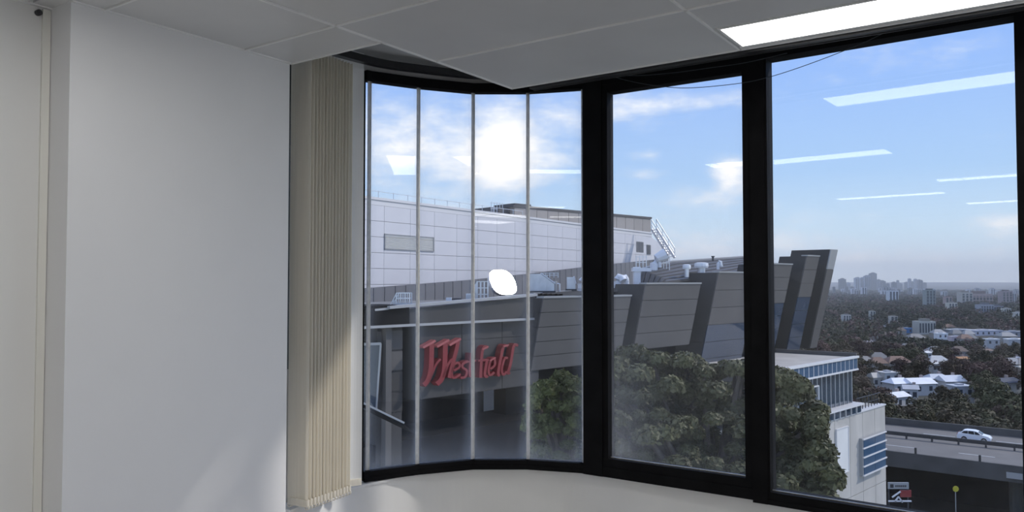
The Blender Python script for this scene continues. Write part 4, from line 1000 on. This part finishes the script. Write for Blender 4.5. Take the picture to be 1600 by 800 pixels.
# ------------------------------------------------------------------ houses, shops and towers of the suburb
blocked = []      # pixel spans kept free of nearer trees
def house(px, py, wpx, hpx, rot, wall, roof_c, label, style='gable', Y=None, name='house', depth=.8):
    z_est = -31; Y = Y or F * (1.6 - (gz(0, 300) + 4.5)) / (py - 440)
    c = at(px, py, Y); w = wpx / F * Y; h = hpx / F * Y; d = w * depth; zb = c.z - h
    g0 = gz(c.x, c.y)
    t_ = thing(name, label, 'house' if name == 'house' else 'building', (c.x, c.y, min(zb, g0)))
    R = Matrix.Rotation(rot, 3, 'Z')
    def loc(x, y, z): v = R @ Vector((x, y, 0)); return Vector((c.x + v.x, c.y + v.y, z))
    def bx(x0, x1, y0, y1, z0, z1):
        m = MB(); m.hexa([loc(x0, y0, z0), loc(x1, y0, z0), loc(x1, y1, z0), loc(x0, y1, z0)], [loc(x0, y0, z1), loc(x1, y0, z1), loc(x1, y1, z1), loc(x0, y1, z1)]); return m
    ze = c.z if style == 'flat' else c.z - h * .38
    bx(-w / 2, w / 2, -d / 2, d / 2, min(zb, g0), ze).build('walls', 'paint', t_, color=wall)
    if style == 'flat':
        bx(-w / 2 - .15, w / 2 + .15, -d / 2 - .15, d / 2 + .15, ze, ze + .25).build('roof', 'paint', t_, color=roof_c)
        bx(-w * .2, w * .1, -d * .2, d * .2, ze + .25, ze + .7).build('roof_plant', 'paint', t_, color=(.45, .45, .46))
    else:
        o = .35; k_ = .32 if style == 'hip' else .0
        m = MB(); e = [loc(-w / 2 - o, -d / 2 - o, ze), loc(w / 2 + o, -d / 2 - o, ze), loc(w / 2 + o, d / 2 + o, ze), loc(-w / 2 - o, d / 2 + o, ze)]
        r0, r1 = loc(-w / 2 * (1 - k_) - o * (k_ == 0), 0, c.z), loc(w / 2 * (1 - k_) + o * (k_ == 0), 0, c.z)
        m.add(e + [r0, r1], [[0, 1, 5, 4], [2, 3, 4, 5], [3, 0, 4], [1, 2, 5], [3, 2, 1, 0]]); m.build('roof', 'paint', t_, color=roof_c)
        bx(w * .2, w * .2 + .7, d * .1, d * .1 + .7, ze + .3, c.z + .6).build('chimney', 'paint', t_, color=(.4, .33, .3))
    nw = max(2, int(w / 3))
    for i in range(nw):
        x = -w / 2 + w * (i + .5) / nw; bx(x - .5, x + .5, -d / 2 - .05, -d / 2, ze - 2.0, ze - .7).build('window', 'window_dark', t_)
    blocked.append((px - wpx * .55, px + wpx * .55, Y, py, hpx * .6, 48 if name == 'house' else 150)); return t_
WH, CR, GR, RT = (.58, .57, .55), (.55, .51, .44), (.33, .34, .36), (.23, .16, .13)
spec = [(1367, 582, 22, 18, .3, CR, (.5, .47, .42), 'cream house with pale roof just beyond the glass office', 'hip'),
        (1387, 582, 26, 16, .2, (.5, .5, .48), WH, 'grey walled house with flat white roof beyond the glass office', 'flat'),
        (1402, 590, 34, 20, .25, WH, (.86, .87, .9), 'white house with bright white hipped roof, nearer of the pale cluster', 'hip'),
        (1434, 590, 40, 20, .2, WH, (.85, .85, .86), 'large white house with broad white gabled roof in the pale cluster', 'gable'),
        (1422, 601, 20, 16, -.3, WH, (.55, .55, .56), 'small white house with grey gable below the white hipped roof', 'gable'),
        (1462, 584, 30, 16, .1, WH, (.62, .64, .67), 'white two storey house with grey roof right of the pale cluster', 'hip'),
        (1484, 586, 34, 22, .15, WH, (.68, .70, .74), 'white terrace house with pale blue grey roof at the end of the cluster', 'gable'),
        (1500, 603, 30, 9, .1, (.45, .45, .46), (.5, .52, .55), 'low house with flat grey roof below the white terrace', 'flat'),
        (1400, 612, 32, 16, .5, WH, (.80, .80, .80), 'white roofed house standing lowest, above the motorway', 'gable'),
        (1570, 590, 36, 16, .35, WH, (.07, .08, .11), 'white house with dark solar roof at the right edge', 'gable'),
        (1540, 545, 14, 7, .1, CR, RT, 'small cream house with brown roof among the treetops', 'gable'),
        (1357, 532, 24, 12, .2, (.4, .36, .33), (.22, .20, .21), 'dark roofed house among trees right of the leaning blade wall', 'hip'),
        (1447, 548, 12, 8, .3, WH, (.75, .75, .73), 'tiny white house alone among the brown treetops', 'hip'),
        (1502, 557, 18, 7, .2, (.55, .35, .2), (.42, .22, .10), 'orange roofed house among the brown treetops', 'gable'),
        (1585, 557, 22, 8, .1, WH, (.4, .42, .48), 'white house with slate roof among trees near the right edge', 'gable'),
        (1596, 571, 14, 7, .1, CR, (.5, .47, .4), 'cream house with pale roof touching the right edge', 'hip'),
        (1376, 556, 12, 6, .1, WH, (.6, .58, .55), 'small white house above the corner of the glass office', 'hip'),
        (1460, 566, 12, 5, .2, WH, (.66, .65, .62), 'small white house just above the pale cluster', 'gable')]
for s_ in spec: house(*s_)
shops = [(1416, 513, 17, 12, .1, (.06, .22, .5), (.08, .25, .55), 'bright blue warehouse in the strip of shops'),
         (1448, 514, 22, 11, .1, (.55, .55, .57), (.6, .6, .62), 'pale grey shop building right of the blue warehouse'),
         (1470, 521, 18, 8, .2, (.8, .8, .8), (.9, .9, .9), 'dazzling white low shop roof in the strip of shops'),
         (1496, 515, 40, 9, .1, (.30, .31, .33), (.48, .49, .51), 'long low grey shed with pale roof edge in the strip of shops'),
         (1537, 516, 46, 13, .1, (.62, .61, .66), (.6, .6, .64), 'long lilac white commercial building in the strip of shops'),
         (1549, 530, 20, 7, .0, (.5, .5, .5), (.92, .92, .92), 'low building with bright white roof edge below the lilac building'),
         (1586, 530, 28, 7, .0, (.5, .5, .5), (.92, .92, .92), 'low building with bright white roof edge at the right edge'),
         (1494, 526, 22, 6, .1, (.6, .5, .52), (.62, .55, .57), 'pinkish low building under the strip of shops'),
         (1583, 518, 30, 10, .05, (.34, .36, .42), (.4, .42, .47), 'blue grey commercial block right of the lilac building')]
for s_ in shops: house(*s_[:8], style='flat', name='shop_building', depth=.5)

def tower(px0, px1, py0, py1, Y, col, label, name='apartment_tower', group=None, cols=4, roofc=None, floors=0):
    p = at(px0, py1, Y); q = at(px1, py0, Y); zb = min(p.z, gz(p.x, Y)) - 1; w = q.x - p.x; d = w * .8
    t_ = thing(name, label, 'building', ((p.x + q.x) / 2, Y, zb), group=group)
    m = MB(); m.box(p.x, q.x, Y, Y + d, zb, q.z); m.build('walls', 'paint', t_, color=col)
    dk = tuple(c * .45 for c in col)
    for i in range(cols):
        x0 = p.x + w * (i + .22) / cols; x1 = p.x + w * (i + .78) / cols; m = MB(); m.box(x0, x1, Y - w * .012, Y, zb + 2, q.z - w * .12); m.build('window_strip', 'window_dark', t_)
    for i in range(floors):
        z = p.z + (q.z - p.z) * (i + 1) / (floors + 1); m = MB(); m.box(p.x - w * .01, q.x + w * .01, Y - w * .035, Y, z - w * .02, z + w * .02); m.build('balcony_slab', 'paint', t_, color=col)
    m = MB(); m.box(p.x + w * .25, q.x - w * .25, Y + d * .2, Y + d * .7, q.z, q.z + w * .14); m.build('roof_plant', 'paint', t_, color=roofc or dk)
    return t_
tower(1390, 1404, 454, 486, 900, (.68, .69, .70), 'white apartment tower with vertical stripes below the skyline', cols=3)
tower(1448, 1462, 453, 497, 700, (.30, .33, .31), 'tall grey green apartment tower standing alone', cols=3, floors=8)
tower(1460, 1469, 478, 502, 690, (.45, .46, .50), 'grey lower wing beside the tall grey green tower', cols=2)
tower(1503, 1520, 457, 480, 820, (.52, .48, .42), 'beige left part of the broad apartment block', cols=3, floors=4)
tower(1520, 1551, 459, 480, 830, (.42, .33, .30), 'brown right part of the broad apartment block', cols=6, floors=3)
tower(1567, 1582, 455, 484, 800, (.36, .29, .29), 'brown apartment tower near the right edge', cols=3, floors=6)
tower(1582, 1588, 458, 484, 815, (.55, .55, .58), 'narrow pale tower right of the brown tower', cols=2)
tower(1483, 1496, 473, 494, 600, (.62, .58, .50), 'cream apartment block left of the broad block', cols=3, floors=3)
tower(1478, 1488, 464, 484, 760, (.45, .33, .30), 'reddish brown block behind the cream block', cols=2)
tower(1533, 1553, 476, 498, 560, (.33, .34, .38), 'dark grey flats below the broad apartment block', cols=5, floors=3)
tower(1553, 1568, 478, 498, 570, (.26, .27, .30), 'charcoal flats next to the dark grey flats', cols=4)
tower(1318, 1330, 492, 512, 480, (.52, .50, .46), 'small cream flats among trees near the blade wall', cols=3, floors=3)
tower(1360, 1368, 486, 506, 520, (.50, .49, .42), 'slim cream flats among the trees under the skyline', cols=2, floors=3)
tower(1392, 1403, 494, 514, 470, (.48, .44, .38), 'cream and brown flats above the blue warehouse', cols=2, floors=4)
tower(1436, 1462, 502, 513, 450, (.50, .48, .42), 'low pale flats above the grey shop building', cols=6)
tower(1569, 1580, 482, 498, 540, (.62, .60, .54), 'pale cream flats below the brown tower', cols=3)
tower(1588, 1600, 488, 508, 500, (.60, .58, .53), 'cream flats at the right edge above the shops', cols=3, floors=2)
sky = [(1313, 1322, 436), (1322, 1329, 442), (1337, 1345, 434), (1345.5, 1351, 434), (1352, 1360, 431), (1361, 1370, 427), (1371, 1376, 437), (1376, 1384, 439), (1386, 1390, 443), (1395, 1401, 441), (1402, 1405, 438), (1404, 1410, 443), (1415, 1420, 441), (1420, 1424, 435.5), (1424, 1428, 440), (1429, 1433, 436), (1435, 1438.5, 437), (1439, 1442, 438), (1443, 1448, 442)]
names = ['leftmost', 'second', 'third', 'fourth', 'fifth', 'sixth and tallest', 'seventh', 'eighth', 'ninth', 'tenth', 'eleventh', 'twelfth', 'thirteenth', 'fourteenth', 'fifteenth', 'sixteenth', 'seventeenth', 'eighteenth', 'last']
for i, (x0, x1, y0) in enumerate(sky):
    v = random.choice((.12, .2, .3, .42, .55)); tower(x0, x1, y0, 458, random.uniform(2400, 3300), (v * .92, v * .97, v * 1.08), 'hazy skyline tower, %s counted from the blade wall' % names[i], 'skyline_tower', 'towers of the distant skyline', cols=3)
for i in range(34):
    x = random.uniform(1296, 1450); w = random.uniform(3, 8); y = random.uniform(447, 458); v = random.choice((.25, .35, .5, .65))
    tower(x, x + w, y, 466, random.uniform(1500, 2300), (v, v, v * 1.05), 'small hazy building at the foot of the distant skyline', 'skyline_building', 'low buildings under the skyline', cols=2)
for i in range(26):
    x = random.uniform(1455, 1610); w = random.uniform(3, 8); y = random.uniform(450, 462); v = random.choice((.3, .4, .5, .6))
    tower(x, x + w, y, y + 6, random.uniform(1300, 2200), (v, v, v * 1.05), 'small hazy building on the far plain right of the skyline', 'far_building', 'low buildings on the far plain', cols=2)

# small roofs peeping between the treetops
SMH = []
for i in range(36):
    px = random.uniform(1290, 1610); py = random.uniform(486, 570)
    if px < 1345 and py > 540: continue
    Y = F * 28.0 / (py - 440); c = at(px, py, Y); w = random.uniform(5, 8); d = w * .8; h = random.uniform(4, 6); rn_, rc = random.choice((('mid grey', (.36, .35, .34)), ('dull beige', (.28, .26, .24)), ('dark brown', (.15, .11, .09)), ('dark grey', (.2, .2, .2)), ('reddish', (.24, .15, .11)), ('pale', (.55, .54, .52))))
    t_ = thing('far_house', 'small house with %s roof peeping out between the suburb treetops' % rn_, 'house', (c.x, c.y, gz(c.x, c.y)), group='small houses between the treetops')
    m = MB(); m.box(c.x - w / 2, c.x + w / 2, c.y, c.y + d, gz(c.x, c.y), c.z); m.build('walls', 'paint', t_, color=(.36, .33, .29))
    m = MB(); m.add([(c.x - w / 2 - .3, c.y - .3, c.z), (c.x + w / 2 + .3, c.y - .3, c.z), (c.x + w / 2 + .3, c.y + d + .3, c.z), (c.x - w / 2 - .3, c.y + d + .3, c.z), (c.x - w / 4, c.y + d / 2, c.z + 2), (c.x + w / 4, c.y + d / 2, c.z + 2)], [[0, 1, 5, 4], [2, 3, 4, 5], [3, 0, 4], [1, 2, 5], [3, 2, 1, 0]]); m.build('roof', 'paint', t_, color=rc)
    blocked.append((px - w * .4 / Y * F, px + w * .4 / Y * F, Y, py, -4, 22))

def free(px, Y, r, top):
    for x0, x1, Yb, pyb, hh, dep in blocked:
        if px + r * .6 > x0 and px - r * .6 < x1 and Yb - dep < Y < Yb + 8 and top < pyb + hh: return False
    return True
def road_side(x, y): return (x - 57) * .57 + (y - 119.7) * .82     # >0: beyond the motorway
cand = []
for _ in range(14000):
    Y = math.sqrt(random.uniform(122 ** 2, 900 ** 2)); px = random.uniform(1225, 1640); X = (px - 800) / F * Y
    if road_side(X, Y) < 7.5: continue
    cand.append((Y, px, X))
cand.sort(); placed = []; far = []; nt_ = 0
for Y, px, X in cand:
    s_ = random.uniform(.8, 1.35); rr = 3.6 * s_
    if any(abs(x - X) < (rr + r2) * .5 and abs(y - Y) < (rr + r2) * .5 for x, y, r2 in placed[-400:]): continue
    g0 = gz(X, Y); top = 440 + (1.6 - (g0 + 8 * s_)) / Y * F
    if not free(px, Y, rr / Y * F, top): continue
    placed.append((X, Y, rr))
    if nt_ < 290:
        nt_ += 1; k = random.random(); brown = .4 if Y > 185 else .05
        me = SUBM[random.randrange(4)] if k > brown else SUBM[4 + random.randrange(2)]
        o = link('suburb_tree', me, loc=(X, Y, g0), rot=(0, 0, random.uniform(0, 6.28))); o.scale = (s_, s_, s_ * random.uniform(.85, 1.15))
        if k <= brown: tag(o, 'brownish thin leaved tree among the crowded suburb treetops', 'tree', 'brownish suburb trees')
        elif Y < 165: tag(o, 'dark green bushy tree in the belt directly behind the motorway', 'tree', 'tree belt behind the motorway')
        else: tag(o, 'dark green bushy tree among the houses of the suburb beyond the motorway', 'tree', 'green suburb trees among the houses')
    else: far.append((X, Y, g0, s_))
for _ in range(5200):
    Y = math.sqrt(random.uniform(880 ** 2, 2600 ** 2)); px = random.uniform(1225, 1640); X = (px - 800) / F * Y; far.append((X, Y, gz(X, Y), random.uniform(.8, 1.3)))
for nm, pick, lab in (('leaf_far', 0, 'mass of distant treetops too far to count on the suburban plain'), ('leaf_brown', 1, 'scatter of distant brownish treetops on the suburban plain')):
    VV = []
    for j, (X, Y, g0, s_) in enumerate(far):
        if (j % 5 == 0) != (pick == 1): continue
        n = 70 if Y < 880 else 16; C_ = [(X + random.uniform(-2, 2) * s_, Y + random.uniform(-2, 2) * s_, g0 + random.uniform(3, 6.5) * s_) for _ in range(5)]
        VV.append(leaf_quads(C_, [2.2 * s_] * 5, n, .8 if Y < 880 else 1.7))
    tag(link('distant_trees', cards_mesh('distant_trees', np.concatenate(VV), nm)), lab, 'trees', kind='stuff')

# ------------------------------------------------------------------ elevated motorway
ZRD = -20.4
fl, fr_, nl_, nr_ = onz(1386, 664, ZRD), onz(1600, 683, ZRD), onz(1386, 706, ZRD), onz(1600, 735, ZRD)
rd = ((fr_ - fl).normalized() + (nr_ - nl_).normalized()).normalized(); rd.z = 0; rn = Vector((-rd.y, rd.x, 0))       # rn points away from us
rc0 = (nl_ + nr_) / 2; wroad = (fl + fr_) / 2 - rc0; WR = wroad.dot(rn)
def R_(s, n, z): return Vector((rc0.x, rc0.y, 0)) + rd * s + rn * n + Vector((0, 0, z))
def rbox(m, s0, s1, n0, n1, z0, z1): return m.hexa([R_(s0, n0, z0), R_(s1, n0, z0), R_(s1, n1, z0), R_(s0, n1, z0)], [R_(s0, n0, z1), R_(s1, n0, z1), R_(s1, n1, z1), R_(s0, n1, z1)])
S0, S1 = -46, 46
mw = thing('motorway', 'elevated motorway with a dark central barrier crossing the lower right', 'road', R_(0, WR / 2, -31), kind='structure')
m = MB(); rbox(m, S0, S1, 0, WR, ZRD - 1.4, ZRD); m.build('deck', 'road_asphalt', mw)
m = MB(); rbox(m, S0, S1, -.35, 0, ZRD - 1.6, ZRD + .35); m.build('edge_beam', 'road_concrete', mw)
m = MB(); rbox(m, S0, S1, WR, WR + .35, ZRD - 1.6, ZRD + 1.0); m.build('far_parapet', 'road_concrete', mw)
nmid = WR * .52
m = MB(); rbox(m, S0, S1, nmid - .12, nmid + .12, ZRD + .35, ZRD + .85); m.build('barrier_rail', 'barrier', mw)
for k in range(18):
    m = MB(); s = -36 + k * 3.2; rbox(m, s - .1, s + .1, nmid - .3, nmid + .1, ZRD, ZRD + .7); m.build('barrier_post', 'barrier', mw)
for k in range(9):
    m = MB(); s = -32 + k * 7; rbox(m, s - .12, s + .12, -.32, -.05, ZRD + .35, ZRD + 1.1); m.build('edge_post', 'barrier', mw)
for n_, off in ((WR * .24, 0), (WR * .77, 3)):
    for k in range(8):
        m = MB(); s = -36 + k * 9 + off; rbox(m, s, s + 4, n_ - .1, n_ + .1, ZRD + .001, ZRD + .02); m.build('lane_dash', 'road_paint', mw)
for k in range(4):
    m = MB(); s = -30 + k * 18; m.tube([R_(s, WR * .3, -31), R_(s, WR * .3, ZRD - 1.2)], .7, 12); m.build('pier', 'road_concrete', mw)
    m = MB(); m.tube([R_(s, WR * .75, -31), R_(s, WR * .75, ZRD - 1.2)], .7, 12); m.build('pier', 'road_concrete', mw)
m = MB(); rbox(m, -40, 30, WR + .2, WR + .5, -31, ZRD - 1.6); tag(m.build('shade_wall', 'recess_dark'), 'dark wall added as painted shade under the far side of the motorway', 'wall', kind='structure')  # near-black wall put in so the space under the deck reads as shade
t_ = thing('road_sign', 'pale lettered panel hung on the side of the motorway deck', 'sign', onz(1585, 741, ZRD - .8))
p = R_(0, -.4, 0); pa, pb = at(1572, 734, nr_.y + 1), at(1598, 742, nr_.y + .3)
sS = (Vector((pa.x, pa.y, 0)) - Vector((rc0.x, rc0.y, 0))).dot(rd); sE_ = (Vector((pb.x, pb.y, 0)) - Vector((rc0.x, rc0.y, 0))).dot(rd)
m = MB(); rbox(m, sS, sE_, -.55, -.42, ZRD - 1.15, ZRD - .45); m.build('board', 'sign_grey', t_)
m = MB(); rbox(m, sS, sE_, -.45, -.34, ZRD - .9, ZRD - .8); m.build('bracket', 'barrier', t_)

# ------------------------------------------------------------------ cars
def make_car(label, color):
    t_ = thing('car', label, 'car')
    Lh, Wd = 4.1, 1.72
    prof = [(-2.02, .32), (-2.05, .62), (-2.0, .92), (-1.86, 1.05), (-1.72, 1.1), (-1.25, 1.42), (-.9, 1.5), (.05, 1.5), (.45, 1.40), (1.05, .99), (1.7, .86), (1.98, .68), (2.05, .45), (1.98, .28), (1.62, .24), (1.55, .42), (1.4, .6), (1.18, .66), (.96, .6), (.82, .42), (.76, .22), (-.78, .22), (-.84, .42), (-.98, .6), (-1.2, .66), (-1.42, .6), (-1.56, .42), (-1.62, .26)]
    def tap(z): return 1 - .16 * max(0, z - .9) / .6
    n = len(prof); m = MB(); rings = [[(x, s * Wd / 2 * tap(z) * f, z) for x, z in prof] for s, f in ((-1, .93), (-1, 1.0), (1, 1.0), (1, .93))]
    # inner shrink for soft edges
    def shrink(r, k): return [(x * .985, y, .8 + (z - .8) * k) for x, y, z in r]
    rings[0] = shrink([(x, -Wd / 2 * tap(z), z) for x, z in prof], .97); rings[1] = [(x, -Wd / 2 * tap(z) * .93, z) for x, z in prof]
    rings[3] = shrink([(x, Wd / 2 * tap(z), z) for x, z in prof], .97); rings[2] = [(x, Wd / 2 * tap(z) * .93, z) for x, z in prof]
    vs = [p for r in rings for p in r]; fs = []
    for k in range(3):
        for i in range(n): fs.append([k * n + i, k * n + (i + 1) % n, (k + 1) * n + (i + 1) % n, (k + 1) * n + i])
    fs += [list(range(n))[::-1], [3 * n + i for i in range(n)]]
    m.add(vs, fs); m.build('body', 'car_paint', t_, color=color)
    for s in (-1, 1):
        for q in ([(-1.5, 1.08), (-1.18, 1.36), (-.72, 1.42), (-.72, 1.04)], [(-.66, 1.04), (-.66, 1.42), (-.02, 1.42), (.08, 1.0)], [(.14, 1.0), (.06, 1.41), (.38, 1.34), (.86, .99)]):
            m = MB(); m.extr([(x, s * (Wd / 2 * tap(z) - .012), z) for x, z in q], (0, s * .03, 0)); m.build('side_window', 'car_glass', t_)
        m = MB(); m.box(.72, .92, s * .92 - .07, s * .92 + .07, .98, 1.1); m.build('mirror', 'car_paint', t_, color=color)
        m = MB(); m.extr([(1.72, s * .52, .70), (2.0, s * .5, .60), (1.9, s * .80, .60), (1.62, s * .82, .72)], (0, 0, .13)); m.build('headlight', 'headlamp', t_)
        m = MB(); m.box(-2.04, -1.93, s * .72 - .1, s * .72 + .1, .78, 1.0); m.build('tail_light', 'red_panel', t_)
        for x in (-1.2, 1.18):
            m = MB(); m.tube([(x, s * .68, .31), (x, s * .86, .31)], .31, 18); wo = m.build('wheel', 'tyre', t_)
            m = MB(); m.tube([(x, s * .855, .31), (x, s * .875, .31)], .2, 14); m.build('rim', 'rim', wo)
    m = MB(); m.extr([(.52, -.66, 1.39), (.52, .66, 1.39), (1.0, .74, 1.03), (1.0, -.74, 1.03)], (.02, 0, .02)); m.build('windscreen', 'car_glass', t_)
    m = MB(); m.extr([(-1.32, -.62, 1.40), (-1.32, .62, 1.40), (-1.74, .7, 1.12), (-1.74, -.7, 1.12)], (-.02, 0, .02)); m.build('rear_window', 'car_glass', t_)
    m = MB(); m.box(2.0, 2.06, -.4, .4, .4, .52); m.build('grille', 'unit_dark', t_)
    return t_
car0 = make_car('white hatchback driving along the motorway', (.85, .86, .88))
cp = onz(1523, 689, ZRD); car0.location = (cp.x, cp.y, ZRD); car0.rotation_euler = (0, 0, math.atan2(rd.y, rd.x))
def car_copy(label, px, py, z, rz, color):
    c = copy_tree(car0); c['label'] = label; p = onz(px, py, z); c.location = (p.x, p.y, z); c.rotation_euler = (0, 0, rz)
    for ch in c.children:
        if ch.name.split('.')[0] in ('body', 'mirror'): ch.color = (*color, 1)
    return c
ZG = -30.9
car_copy('dark car parked in the shadow beside the concrete corner', 1395, 752, ZG, .3, (.03, .03, .035))
car_copy('dark car with pale roof glint parked under the motorway near the sign', 1427, 751, ZG, .2, (.10, .10, .11))
car_copy('grey car parked far under the motorway beside a pier', 1530, 757, ZG, .2, (.16, .16, .17))
car_copy('dark car with bright bonnet under the motorway at the right edge', 1590, 762, ZG, .1, (.06, .06, .07))
car_copy('dark car with a bright glint on the street at the bottom right', 1542, 782, ZG, -.3, (.05, .05, .055))

# street furniture under the motorway
t_ = thing('shop_sign_board', 'grey lettered sign board over a red panel beside the concrete corner', 'sign', onz(1405, 778, ZG))
Ys = 84
p, q = at(1388, 764, Ys), at(1420, 754, Ys); m = MB(); m.box(p.x, q.x, Ys, Ys + .15, p.z, q.z); m.build('board', 'sign_grey', t_)
p2, q2 = at(1391, 762, Ys), at(1396, 756.5, Ys); m = MB(); m.box(p2.x, q2.x, Ys - .03, Ys, p2.z, q2.z); m.build('mark', 'unit_dark', t_)
for k in range(6):
    p2, q2 = at(1399 + k * 3, 761, Ys), at(1400.8 + k * 3, 758, Ys); m = MB(); m.box(p2.x, q2.x, Ys - .03, Ys, p2.z, q2.z); m.build('letter', 'unit_dark', t_)
p, q = at(1407, 777, Ys), at(1424, 766, Ys); m = MB(); m.box(p.x, q.x, Ys, Ys + .12, p.z, q.z); m.build('red_panel', 'red_panel', t_)
for x in (1389, 1419):
    m = MB(); a = at(x, 765, Ys); m.bar((a.x, Ys + .08, ZG), (a.x, Ys + .08, a.z), .12); m.build('post', 'unit_dark', t_)
t_ = thing('warning_sign', 'round yellow warning sign on a pole under the motorway', 'sign', onz(1493, 782, ZG))
c = at(1493.5, 764, 92); m = MB(); m.tube([c, c + Vector((0, .05, 0))], .34, 20); m.build('disc', 'yellow', t_)
m = MB(); m.bar((c.x, 92.08, ZG), (c.x, 92.08, c.z + .2), .07); m.build('pole', 'sign_grey', t_)
t_ = thing('street_stair', 'white railed ramp frame at the foot of the concrete block', 'stair', at(1408, 786, 80))
for (a, b) in (((1394, 777), (1407, 768)), ((1398, 784), (1404, 776)), ((1404, 776), (1410, 785)), ((1388, 783), (1424, 783))):
    m = MB(); m.bar(at(*a, 80), at(*b, 80), .12); m.build('rail', 'white_steel', t_)
